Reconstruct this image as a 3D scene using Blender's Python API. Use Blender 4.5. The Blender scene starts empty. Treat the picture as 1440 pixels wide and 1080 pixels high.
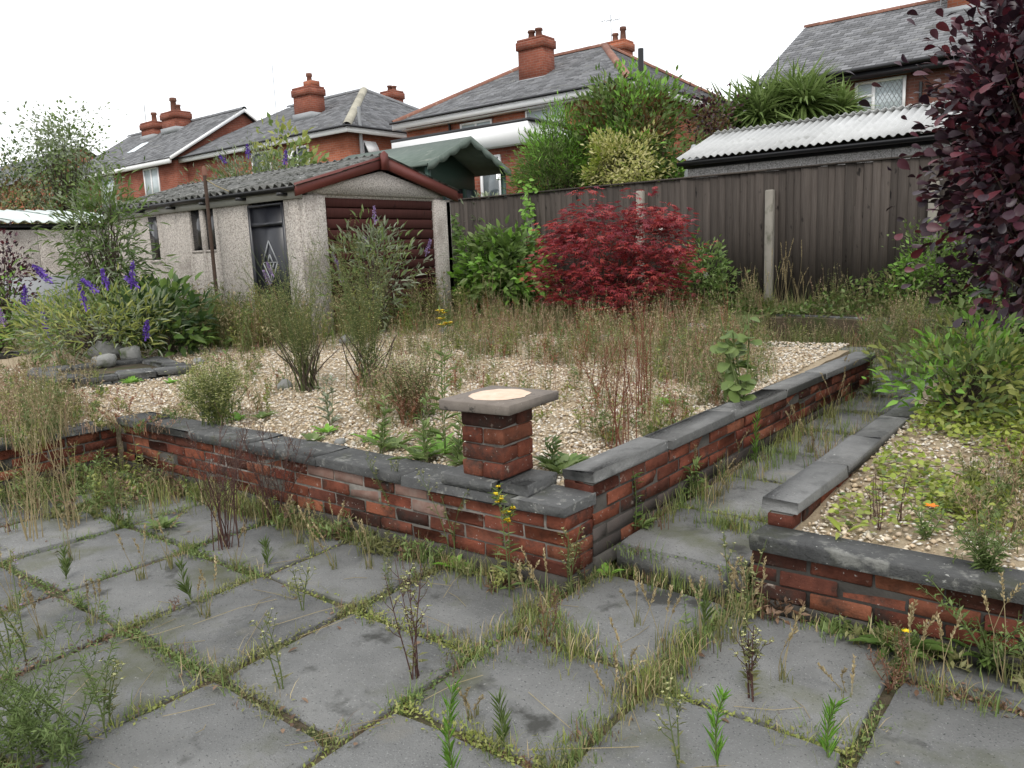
import bpy, math, random
import numpy as np
rng = np.random.default_rng(11); random.seed(11)
scene = bpy.context.scene
COL = scene.collection
R_ = math.radians
V3 = lambda *a: np.array(a, float)

# ------------------------------------------------------------------ camera
F_PX, PITCH, ROLL, YAW, CAM_H = 1104.0, R_(9.59), R_(2.29), R_(38.2), 1.40
_f = V3(-math.sin(YAW)*math.cos(PITCH), math.cos(YAW)*math.cos(PITCH), -math.sin(PITCH))
_r0 = V3(math.cos(YAW), math.sin(YAW), 0)
_u0 = np.cross(_r0, _f)
_r = _r0*math.cos(ROLL) - _u0*math.sin(ROLL)
_u = _u0*math.cos(ROLL) + _r0*math.sin(ROLL)
from mathutils import Matrix
cam = bpy.data.cameras.new('camera'); cam_o = bpy.data.objects.new('camera', cam); COL.objects.link(cam_o)
cam.sensor_width = 36; cam.lens = F_PX/1440*36; cam.clip_end = 2000; cam.clip_start = 0.05
cam_o.matrix_world = Matrix(((_r[0], _u[0], -_f[0], 0), (_r[1], _u[1], -_f[1], 0), (_r[2], _u[2], -_f[2], CAM_H), (0, 0, 0, 1)))
scene.camera = cam_o

# ------------------------------------------------------------------ sky and sun: bright overcast
world = bpy.data.worlds.new('World'); scene.world = world; world.use_nodes = True
SUN_EL, SUN_AZ = R_(52), R_(150)      # azimuth from +Y towards +X
nt = world.node_tree; nt.nodes.clear()
sky = nt.nodes.new('ShaderNodeTexSky'); sky.sky_type = 'NISHITA'; sky.sun_disc = False
sky.sun_elevation = SUN_EL; sky.sun_rotation = SUN_AZ; sky.dust_density = 4; sky.air_density = 1.0
tc = nt.nodes.new('ShaderNodeTexCoord')
nz = nt.nodes.new('ShaderNodeTexNoise'); nz.inputs['Scale'].default_value = 2.2; nz.inputs['Detail'].default_value = 4
nt.links.new(tc.outputs['Generated'], nz.inputs['Vector'])
rp = nt.nodes.new('ShaderNodeValToRGB'); rp.color_ramp.elements[0].position = .3; rp.color_ramp.elements[1].position = .7
rp.color_ramp.elements[0].color = (9.2, 9.5, 9.9, 1); rp.color_ramp.elements[1].color = (11.2, 11.3, 11.4, 1)
nt.links.new(nz.outputs['Fac'], rp.inputs['Fac'])
mx = nt.nodes.new('ShaderNodeMix'); mx.data_type = 'RGBA'; mx.inputs[0].default_value = .9
nt.links.new(sky.outputs[0], mx.inputs[6]); nt.links.new(rp.outputs['Color'], mx.inputs[7])
bg = nt.nodes.new('ShaderNodeBackground'); bg.inputs['Strength'].default_value = .12
wo = nt.nodes.new('ShaderNodeOutputWorld')
nt.links.new(mx.outputs[2], bg.inputs['Color']); nt.links.new(bg.outputs[0], wo.inputs[0])
sun = bpy.data.lights.new('sun', 'SUN'); sun.energy = 1.1; sun.angle = R_(14); sun.color = (1, .96, .9)
sun_o = bpy.data.objects.new('sun', sun); COL.objects.link(sun_o)
from mathutils import Vector
sd = Vector((math.sin(SUN_AZ)*math.cos(SUN_EL), math.cos(SUN_AZ)*math.cos(SUN_EL), math.sin(SUN_EL)))
sun_o.rotation_euler = sd.to_track_quat('Z', 'Y').to_euler(); sun_o.location = (0, 0, 30)
vs = scene.view_settings; vs.view_transform = 'Standard'; vs.look = 'None'; vs.gamma = 1; vs.use_curve_mapping = False; vs.exposure = 0.42
scene.cycles.max_bounces = 6; scene.cycles.transparent_max_bounces = 6; scene.cycles.transmission_bounces = 3

# ------------------------------------------------------------------ pixel -> place (photo 1440 x 1080)
def ray(x, y): return _f + _r*((x-720)/F_PX) + _u*((540-y)/F_PX)
def gp(x, y, z=0.0):
    d = ray(x, y); t = (z-CAM_H)/d[2]; return V3(d[0]*t, d[1]*t, z)
def pY(x, y, Y):
    d = ray(x, y); t = Y/d[1]; return V3(d[0]*t, Y, CAM_H+d[2]*t)
def depth(p): return float((V3(*p)-V3(0, 0, CAM_H)) @ _f)
def bed_z(X, Y): return .335 + .028*np.clip(Y-2.6, 0, 12) + .012*np.sin(X*2.1+1)*np.sin(Y*1.7)
def rbed_z(X, Y): return .265 + .05*np.clip(Y-2.9, 0, 6)
def path_z(X, Y): return .105 + .03*np.clip(Y-4.5, 0, 20)
def spot(x, y, s='B'):
    if s == 'P': return gp(x, y, 0.0)
    fz = {'B': bed_z, 'R': rbed_z, 'T': path_z}[s]
    z = .35
    for _ in range(12):
        p = gp(x, y, z); z = float(fz(p[0], p[1])); z = min(z, .8)
    return V3(p[0], p[1], z)

# ------------------------------------------------------------------ materials
MATS = {}
def nodes(name):
    m = bpy.data.materials.new(name); m.use_nodes = True
    t = m.node_tree; t.nodes.clear()
    o = t.nodes.new('ShaderNodeOutputMaterial'); b = t.nodes.new('ShaderNodeBsdfPrincipled')
    t.links.new(b.outputs[0], o.inputs[0]); MATS[name] = m
    return m, t, b, o
def ramp(t, cols, pos=None):
    r = t.nodes.new('ShaderNodeValToRGB'); e = r.color_ramp.elements
    n = len(cols)
    for i in range(n-2): e.new(.5)
    for i, c in enumerate(cols):
        e[i].position = pos[i] if pos else (i/(n-1) if n > 1 else 0); e[i].color = (*c, 1)
    return r
def coords(t, rnd=True):
    tcn = t.nodes.new('ShaderNodeTexCoord')
    if not rnd: return tcn.outputs['Object']
    oi = t.nodes.new('ShaderNodeObjectInfo'); m = t.nodes.new('ShaderNodeMath'); m.operation = 'MULTIPLY'; m.inputs[1].default_value = 57.0
    t.links.new(oi.outputs['Random'], m.inputs[0])
    a = t.nodes.new('ShaderNodeVectorMath'); a.operation = 'ADD'
    t.links.new(tcn.outputs['Object'], a.inputs[0]); t.links.new(m.outputs[0], a.inputs[1])
    return a.outputs[0]
def noise(t, vec, scale, detail=4, rough=.55):
    n = t.nodes.new('ShaderNodeTexNoise'); n.inputs['Scale'].default_value = scale; n.inputs['Detail'].default_value = detail; n.inputs['Roughness'].default_value = rough
    t.links.new(vec, n.inputs['Vector']); return n.outputs['Fac']
def mixc(t, fac, a, b, mode='MIX'):
    m = t.nodes.new('ShaderNodeMix'); m.data_type = 'RGBA'; m.blend_type = mode
    if isinstance(fac, float): m.inputs[0].default_value = fac
    else: t.links.new(fac, m.inputs[0])
    for i, c in ((6, a), (7, b)):
        if isinstance(c, tuple): m.inputs[i].default_value = (*c, 1)
        else: t.links.new(c, m.inputs[i])
    return m.outputs[2]
def thresh(t, fac, lo, hi):
    r = ramp(t, [(0, 0, 0), (1, 1, 1)], [lo, hi]); t.links.new(fac, r.inputs[0]); return r.outputs[0]
def bump(t, b, fac, strength, dist=.01):
    n = t.nodes.new('ShaderNodeBump'); n.inputs['Strength'].default_value = strength; n.inputs['Distance'].default_value = dist
    t.links.new(fac, n.inputs['Height']); t.links.new(n.outputs[0], b.inputs['Normal'])
def surf(name, cols, scale=8, rough=.85, bmp=.4, bscale=60, bdist=.006, orand=.0, spots=(), spec=.3, pos=None, metallic=0., island=0.):
    """noise-ramp surface; spots = [(colour, scale, lo, hi, fac)] ; orand = per-object brightness spread"""
    m, t, b, o = nodes(name)
    v = coords(t)
    r = ramp(t, cols, pos); t.links.new(noise(t, v, scale, 6, .62), r.inputs[0]); c = r.outputs[0]
    for col, sc, lo, hi in spots:
        c = mixc(t, thresh(t, noise(t, v, sc, 5, .6), lo, hi), c, col)
    if orand or island:
        src = t.nodes.new('ShaderNodeObjectInfo').outputs['Random'] if orand else t.nodes.new('ShaderNodeNewGeometry').outputs['Random Per Island']
        k = orand or island
        rr = ramp(t, [(1-k,)*3, (1+k,)*3]); t.links.new(src, rr.inputs[0])
        c = mixc(t, 1.0, c, rr.outputs[0], 'MULTIPLY')
    t.links.new(c, b.inputs['Base Color']); b.inputs['Roughness'].default_value = rough; b.inputs['Specular IOR Level'].default_value = spec; b.inputs['Metallic'].default_value = metallic
    if bmp: bump(t, b, noise(t, v, bscale, 5, .65), bmp, bdist)
    return m
def leaf(name, cols, rough=.5, trans=.36, spec=.35):
    m, t, b, o = nodes(name)
    g = t.nodes.new('ShaderNodeNewGeometry'); r = ramp(t, cols); t.links.new(g.outputs['Random Per Island'], r.inputs[0])
    oi = t.nodes.new('ShaderNodeObjectInfo'); rr = ramp(t, [(.85, .85, .85), (1.15, 1.15, 1.12)]); t.links.new(oi.outputs['Random'], rr.inputs[0])
    c = mixc(t, 1.0, r.outputs[0], rr.outputs[0], 'MULTIPLY')
    t.links.new(c, b.inputs['Base Color']); b.inputs['Roughness'].default_value = rough; b.inputs['Specular IOR Level'].default_value = spec
    tr = t.nodes.new('ShaderNodeBsdfTranslucent'); t.links.new(c, tr.inputs['Color'])
    mxs = t.nodes.new('ShaderNodeMixShader'); mxs.inputs[0].default_value = trans
    t.links.new(b.outputs[0], mxs.inputs[1]); t.links.new(tr.outputs[0], mxs.inputs[2]); t.links.new(mxs.outputs[0], o.inputs[0])
    return m
def plain(name, col, rough=.5, spec=.4, metallic=0., var=.12, scale=20):
    return surf(name, [tuple(x*(1-var) for x in col), tuple(min(1, x*(1+var)) for x in col)], scale, rough, .15, 80, .002, spec=spec, metallic=metallic)

slab_m = surf('slab_concrete', [(.11, .111, .108), (.175, .176, .171), (.24, .239, .23)], 6, .92, 1.0, 150, .006, orand=.2,
              spots=[((.09, .092, .09), 1.7, .56, .75), ((.3, .3, .29), 150, .6, .68), ((.05, .05, .05), 120, .6, .68), ((.1, .105, .06), 2.6, .54, .74), ((.21, .2, .175), 2.3, .6, .72), ((.06, .06, .055), 4.5, .6, .7), ((.32, .32, .3), 28, .7, .73)])
soil_m = surf('soil', [(.035, .027, .018), (.09, .07, .045), (.13, .11, .07)], 14, .95, .8, 60, .02, spots=[((.05, .065, .02), 6, .5, .65)])
coping_m = surf('coping_stone', [(.04, .041, .041), (.088, .089, .088), (.165, .165, .158)], 9, .92, 1.0, 60, .01, orand=.3,
                spots=[((.24, .24, .22), 10, .58, .68), ((.42, .42, .39), 42, .65, .7), ((.06, .065, .04), 4, .56, .72), ((.18, .18, .165), 22, .6, .68)])
coping_pale_m = surf('coping_concrete', [(.1, .1, .098), (.18, .18, .175), (.27, .27, .26)], 8, .92, 1.0, 70, .008, orand=.15,
                     spots=[((.06, .062, .06), 3.5, .55, .7), ((.38, .38, .36), 40, .67, .71), ((.04, .04, .04), 60, .68, .72)])
brick_m = surf('garden_brick', [(.08, .028, .019), (.155, .048, .03), (.235, .083, .05)], 9, .85, .7, 90, .006, orand=.38,
               spots=[((.4, .34, .3), 13, .68, .76), ((.05, .04, .032), 6, .5, .66), ((.5, .48, .45), 55, .7, .74)])
def brick_mat(name, pal, grime=.55):
    m, t, b, o = nodes(name); v = coords(t)
    oi = t.nodes.new('ShaderNodeObjectInfo'); r = ramp(t, pal); t.links.new(oi.outputs['Random'], r.inputs[0])
    n1 = ramp(t, [(.45, .42, .4), (1.0, 1.0, 1.0), (1.45, 1.35, 1.25)], [.25, .5, .75]); t.links.new(noise(t, v, 11, 6, .65), n1.inputs[0])
    c = mixc(t, 1.0, r.outputs[0], n1.outputs[0], 'MULTIPLY')
    c = mixc(t, thresh(t, noise(t, v, 7, 6, .7), grime-.03, grime+.14), c, (.035, .031, .027))
    c = mixc(t, thresh(t, noise(t, v, 19, 5, .6), .64, .74), c, (.3, .25, .21))
    c = mixc(t, thresh(t, noise(t, v, 80, 3, .5), .69, .73), c, (.4, .38, .35))
    t.links.new(c, b.inputs['Base Color']); b.inputs['Roughness'].default_value = .92; b.inputs['Specular IOR Level'].default_value = .15
    f2 = noise(t, v, 45, 8, .75); bump(t, b, f2, 1.0, .008); return m
brick_m = brick_mat('garden_brick', [(.055, .026, .02), (.115, .04, .026), (.19, .062, .036), (.13, .04, .027), (.235, .09, .052), (.095, .034, .025), (.16, .052, .032)])
brick_dark_m = surf('damp_brick', [(.03, .027, .026), (.06, .05, .045), (.1, .06, .045)], 9, .8, .6, 90, .004, orand=.35, spots=[((.13, .12, .11), 12, .62, .74)])
brick_white_m = surf('limed_brick', [(.15, .055, .042), (.24, .15, .12), (.36, .3, .26)], 14, .9, .6, 90, .004, orand=.15)
mortar_m = surf('mortar', [(.1, .092, .08), (.2, .185, .165), (.28, .265, .24)], 12, .95, .7, 70, .006, spots=[((.05, .05, .04), 5, .5, .68)])
mortar_dark_m = surf('mortar_dark', [(.03, .028, .024), (.065, .06, .053), (.11, .1, .09)], 12, .95, .7, 70, .006)
capslab_m = surf('pillar_cap_stone', [(.1, .09, .075), (.17, .145, .125), (.23, .2, .17)], 18, .9, .6, 120, .004, spots=[((.4, .38, .34), 50, .68, .72), ((.05, .045, .04), 25, .62, .7)])
patch_m = surf('mortar_bed', [(.45, .3, .2), (.62, .47, .36), (.72, .62, .52)], 16, .95, .6, 90, .004)
rock_m = surf('rock', [(.1, .1, .095), (.2, .2, .19), (.3, .295, .27)], 6, .9, .7, 30, .015, orand=.3, spots=[((.08, .09, .06), 6, .55, .7)])
gravel_m = surf('gravel_base', [(.13, .095, .06), (.34, .27, .18), (.5, .43, .32)], 75, .95, .8, 90, .01)
m, t, b, o = nodes('gravel_stones')
g_ = t.nodes.new('ShaderNodeNewGeometry')
r_ = ramp(t, [(.24, .16, .09), (.46, .36, .23), (.6, .51, .38), (.42, .37, .3), (.72, .67, .57), (.54, .41, .26), (.36, .31, .26), (.78, .75, .68)])
t.links.new(g_.outputs['Random Per Island'], r_.inputs[0]); t.links.new(r_.outputs[0], b.inputs['Base Color']); b.inputs['Roughness'].default_value = .8
gstone_m = m
earth_m = surf('ground_grass', [(.05, .07, .02), (.09, .1, .035), (.13, .12, .06)], 3, .95, .6, 20, .03)
fence_m = None
def wood(name, cols, orand=.25, stretch=14):
    m, t, b, o = nodes(name); v = coords(t)
    mp = t.nodes.new('ShaderNodeMapping'); mp.inputs['Scale'].default_value = (stretch*3, stretch*3, 1.3); t.links.new(v, mp.inputs['Vector'])
    f = noise(t, mp.outputs[0], 2.2, 6, .6)
    r = ramp(t, cols); t.links.new(f, r.inputs[0]); c = r.outputs[0]
    mp2 = t.nodes.new('ShaderNodeMapping'); mp2.inputs['Scale'].default_value = (9, 9, 3.2); t.links.new(v, mp2.inputs['Vector'])
    c = mixc(t, thresh(t, noise(t, mp2.outputs[0], 1.6, 3, .5), .66, .74), c, tuple(x*.35 for x in cols[0]))
    oi = t.nodes.new('ShaderNodeObjectInfo'); rr = ramp(t, [(1-orand,)*3, (1+orand,)*3]); t.links.new(oi.outputs['Random'], rr.inputs[0])
    c = mixc(t, 1.0, c, rr.outputs[0], 'MULTIPLY')
    t.links.new(c, b.inputs['Base Color']); b.inputs['Roughness'].default_value = .85; b.inputs['Specular IOR Level'].default_value = .2
    bump(t, b, f, .5, .004); return m
fence_m = wood('fence_wood', [(.028, .023, .02), (.06, .05, .043), (.1, .086, .076)])
door_wood_m = wood('garage_door_wood', [(.028, .009, .008), (.055, .018, .015), (.085, .03, .024)], .15)
barge_m = plain('barge_board_paint', (.13, .034, .027), .55, var=.2)
dash_m = surf('pebble_dash', [(.16, .14, .125), (.46, .42, .38), (.7, .65, .6)], 55, .95, 1.0, 60, .02, spots=[((.62, .58, .54), 80, .6, .64), ((.1, .085, .075), 70, .62, .67), ((.2, .175, .155), 1.3, .55, .75)], pos=[.3, .5, .72])
dash_grey_m = surf('pebble_dash_grey', [(.09, .085, .08), (.27, .26, .25), (.46, .45, .43)], 55, .95, 1.0, 60, .02, spots=[((.55, .54, .52), 80, .6, .64), ((.1, .09, .085), 70, .62, .67)], pos=[.3, .5, .72])
post_m = surf('concrete_post', [(.17, .155, .13), (.27, .25, .215), (.34, .32, .28)], 9, .92, .6, 110, .004, orand=.12, spots=[((.1, .1, .07), 5, .58, .72)])
asb_m = surf('corrugated_pale', [(.28, .285, .28), (.42, .425, .42), (.55, .555, .55)], 3, .85, .3, 60, .004, orand=.12, spots=[((.2, .2, .18), 2.5, .6, .8)])
asb_dark_m = surf('corrugated_weathered', [(.06, .06, .057), (.13, .13, .123), (.3, .3, .285)], 6, .9, .6, 50, .006, spots=[((.04, .042, .035), 9, .5, .62), ((.5, .5, .48), 20, .64, .7)])
asb_green_m = surf('corrugated_green_white', [(.4, .46, .44), (.55, .6, .58), (.66, .7, .68)], 3, .7, .2, 60, .003, orand=.1)
moss_m = surf('roof_moss', [(.01, .01, .009), (.03, .029, .024), (.13, .125, .11)], 30, .95, .8, 90, .01, island=.5)
black_m = plain('black_plastic', (.014, .014, .016), .4)
blackdoor_m = plain('black_door', (.012, .013, .018), .35, .5)
white_m = plain('white_upvc', (.78, .78, .78), .35, .5, var=.03)
lead_m = plain('lead_grey', (.28, .29, .3), .5, .4)
greypaint_m = plain('grey_fascia', (.3, .3, .28), .6)
m, t, b, o = nodes('window_glass')
v = coords(t); r = ramp(t, [(.02, .026, .03), (.09, .11, .12), (.2, .23, .24)]); t.links.new(noise(t, v, 3.5, 4, .6), r.inputs[0]); t.links.new(r.outputs[0], b.inputs['Base Color']); b.inputs['Roughness'].default_value = .06; b.inputs['Specular IOR Level'].default_value = .9
glass_m = m
netglass_m = surf('curtained_glass', [(.33, .38, .4), (.46, .52, .54), (.55, .6, .62)], 4, .12, 0, spec=.8)
dark_glass_m = surf('dark_glass', [(.012, .012, .014), (.03, .03, .032), (.08, .085, .09)], 4, .15, 0, spec=.7)
green_felt_m = surf('green_roof_felt', [(.075, .1, .085), (.12, .15, .13), (.17, .195, .17)], 6, .9, .5, 120, .004, spots=[((.22, .24, .21), 3, .6, .75)])
green_wood_m = plain('green_timber', (.04, .075, .062), .6)
slate_m = surf('roof_slate', [(.1, .102, .108), (.165, .167, .175), (.23, .23, .238)], 4, .75, .3, 40, .004, island=.35, spots=[((.17, .17, .155), 2.2, .58, .75)])
slate_brown_m = surf('concrete_roof_tile', [(.09, .065, .055), (.15, .12, .105), (.2, .17, .155)], 5, .85, .3, 40, .004, island=.3)
terra_m = surf('terracotta', [(.12, .058, .042), (.2, .095, .068), (.27, .14, .1)], 9, .85, .4, 60, .005, orand=.25, spots=[((.3, .28, .22), 9, .62, .72)])
ridge_pale_m = surf('hip_tile_pale', [(.2, .18, .14), (.32, .3, .24), (.4, .38, .31)], 9, .9, .4, 60, .005, orand=.2)
rust_m = surf('rusty_steel', [(.03, .022, .018), (.07, .045, .033), (.11, .08, .065)], 20, .8, .4, 80, .003)
def house_brick(name, c1, c2, mort):
    m, t, b, o = nodes(name)
    tcn = t.nodes.new('ShaderNodeTexCoord'); sp = t.nodes.new('ShaderNodeSeparateXYZ'); t.links.new(tcn.outputs['Object'], sp.inputs[0])
    ad = t.nodes.new('ShaderNodeMath'); t.links.new(sp.outputs[0], ad.inputs[0]); t.links.new(sp.outputs[1], ad.inputs[1])
    cb = t.nodes.new('ShaderNodeCombineXYZ'); t.links.new(ad.outputs[0], cb.inputs[0]); t.links.new(sp.outputs[2], cb.inputs[1])
    br = t.nodes.new('ShaderNodeTexBrick'); t.links.new(cb.outputs[0], br.inputs['Vector'])
    br.inputs['Scale'].default_value = 1; br.inputs['Brick Width'].default_value = .225; br.inputs['Row Height'].default_value = .075; br.inputs['Mortar Size'].default_value = .006; br.inputs['Mortar Smooth'].default_value = .3
    br.inputs['Color1'].default_value = (*c1, 1); br.inputs['Color2'].default_value = (*c2, 1); br.inputs['Mortar'].default_value = (*mort, 1); br.inputs['Bias'].default_value = 0
    c = mixc(t, thresh(t, noise(t, tcn.outputs['Object'], .9, 5, .6), .45, .8), br.outputs['Color'], tuple(x*.45 for x in c1))
    n2 = ramp(t, [(.75, .75, .75), (1.25, 1.25, 1.25)]); t.links.new(noise(t, tcn.outputs['Object'], 14, 4, .6), n2.inputs[0])
    c = mixc(t, 1.0, c, n2.outputs[0], 'MULTIPLY')
    t.links.new(c, b.inputs['Base Color']); b.inputs['Roughness'].default_value = .9; b.inputs['Specular IOR Level'].default_value = .15
    bump(t, b, br.outputs['Fac'], -.4, .008); return m
hb_orange = house_brick('orange_house_brick', (.4, .135, .075), (.3, .095, .052), (.3, .22, .18))
hb_red = house_brick('red_house_brick', (.28, .09, .056), (.2, .062, .04), (.24, .17, .14))
hb_brown = house_brick('brown_house_brick', (.16, .068, .05), (.11, .048, .036), (.15, .115, .1))

L_ = {}
def LF(k, cols, **kw):
    g = 1.0 if k in ('yellow', 'white', 'paleyellow', 'orange', 'magenta', 'purple', 'mauve', 'straw', 'cream') else 1.3
    L_[k] = leaf('leaf_'+k, [tuple(c*g for c in cc) for cc in cols], **kw)
LF('green', [(0.045, 0.085, 0.018), (0.08, 0.135, 0.03), (0.12, 0.185, 0.045)])
LF('mid', [(0.075, 0.115, 0.03), (0.115, 0.165, 0.048), (0.165, 0.215, 0.08)])
LF('dark', [(0.018, 0.038, 0.012), (0.035, 0.068, 0.02), (0.06, 0.1, 0.032)], rough=.4)
LF('bright', [(.1, .21, .022), (.15, .3, .04), (.2, .36, .07)])
LF('lime', [(.17, .23, .025), (.25, .31, .05), (.33, .36, .09)])
LF('yellowgreen', [(0.16, 0.185, 0.04), (0.22, 0.245, 0.065), (0.27, 0.275, 0.1)])
LF('olive', [(0.1, 0.11, 0.04), (0.15, 0.155, 0.06), (0.21, 0.2, 0.095)])
LF('sage', [(0.12, 0.145, 0.085), (0.17, 0.2, 0.125), (0.25, 0.28, 0.2)])
LF('cream', [(.35, .38, .09), (.58, .56, .2), (.78, .72, .4)])
LF('straw', [(.2, .15, .07), (.33, .26, .14), (.44, .37, .22)], trans=.15)
LF('pinkstraw', [(.19, .11, .075), (.29, .19, .13), (.36, .28, .19)], trans=.15)
LF('brown', [(.05, .028, .016), (.1, .055, .032), (.17, .11, .07)], trans=.1)
LF('redstem', [(.12, .035, .02), (.2, .07, .04), (.24, .12, .06)], trans=.1)
LF('acer', [(.13, .018, .028), (.25, .03, .04), (.38, .065, .05), (.22, .04, .06)], rough=.5, trans=.3)
LF('maroon', [(.013, .007, .012), (.024, .011, .018), (.038, .014, .022), (.06, .016, .026), (.1, .016, .024)], rough=.42, trans=.15, spec=.45)
LF('copper', [(.06, .03, .012), (.1, .055, .02), (.09, .08, .025)])
LF('purple', [(.07, .03, .22), (.11, .05, .32), (.16, .08, .38)], trans=.1)
LF('mauve', [(.2, .13, .3), (.27, .18, .36), (.32, .25, .4)], trans=.1)
LF('yellow', [(.6, .42, .01), (.75, .55, .02), (.8, .65, .04)], trans=.1)
LF('white', [(.6, .6, .55), (.75, .75, .7)], trans=.1)
LF('paleyellow', [(.45, .45, .18), (.6, .6, .3)], trans=.1)
LF('orange', [(.7, .16, .01), (.8, .25, .02)], trans=.1)
LF('magenta', [(.3, .04, .12), (.42, .08, .2)], trans=.1)
bark_m = surf('bark', [(.04, .03, .022), (.085, .065, .05), (.14, .115, .09)], 25, .95, .6, 60, .006)
twig_m = surf('twig', [(.06, .04, .028), (.11, .08, .055)], 30, .9, .2)
gstem_m = surf('green_stem', [(.07, .1, .03), (.12, .15, .05)], 20, .7, 0)
pstem_m = surf('purple_stem', [(.05, .025, .022), (.1, .05, .04)], 20, .7, 0)
strawstem_m = surf('straw_stem', [(.22, .17, .08), (.36, .3, .17)], 20, .8, 0)
redstem_m = surf('red_stem', [(.12, .035, .02), (.2, .08, .045)], 20, .8, 0)

# ------------------------------------------------------------------ object helpers
def link(o, parent=None):
    COL.objects.link(o)
    if parent is not None: o.parent = parent
    return o
def tag(o, label=None, cat=None, group=None, kind=None):
    if label: o['label'] = label
    if cat: o['category'] = cat
    if group: o['group'] = group
    if kind: o['kind'] = kind
    return o
def thing(name, loc, label, cat, group=None, rz=0):
    o = bpy.data.objects.new(name, None); link(o); o.location = tuple(loc); o.rotation_euler = (0, 0, rz); o.empty_display_size = .1
    return tag(o, label, cat, group)
def mesh_obj(name, me, parent=None, loc=(0, 0, 0), rot=(0, 0, 0)):
    o = bpy.data.objects.new(name, me); link(o, parent); o.location = tuple(loc); o.rotation_euler = rot; return o

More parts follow.
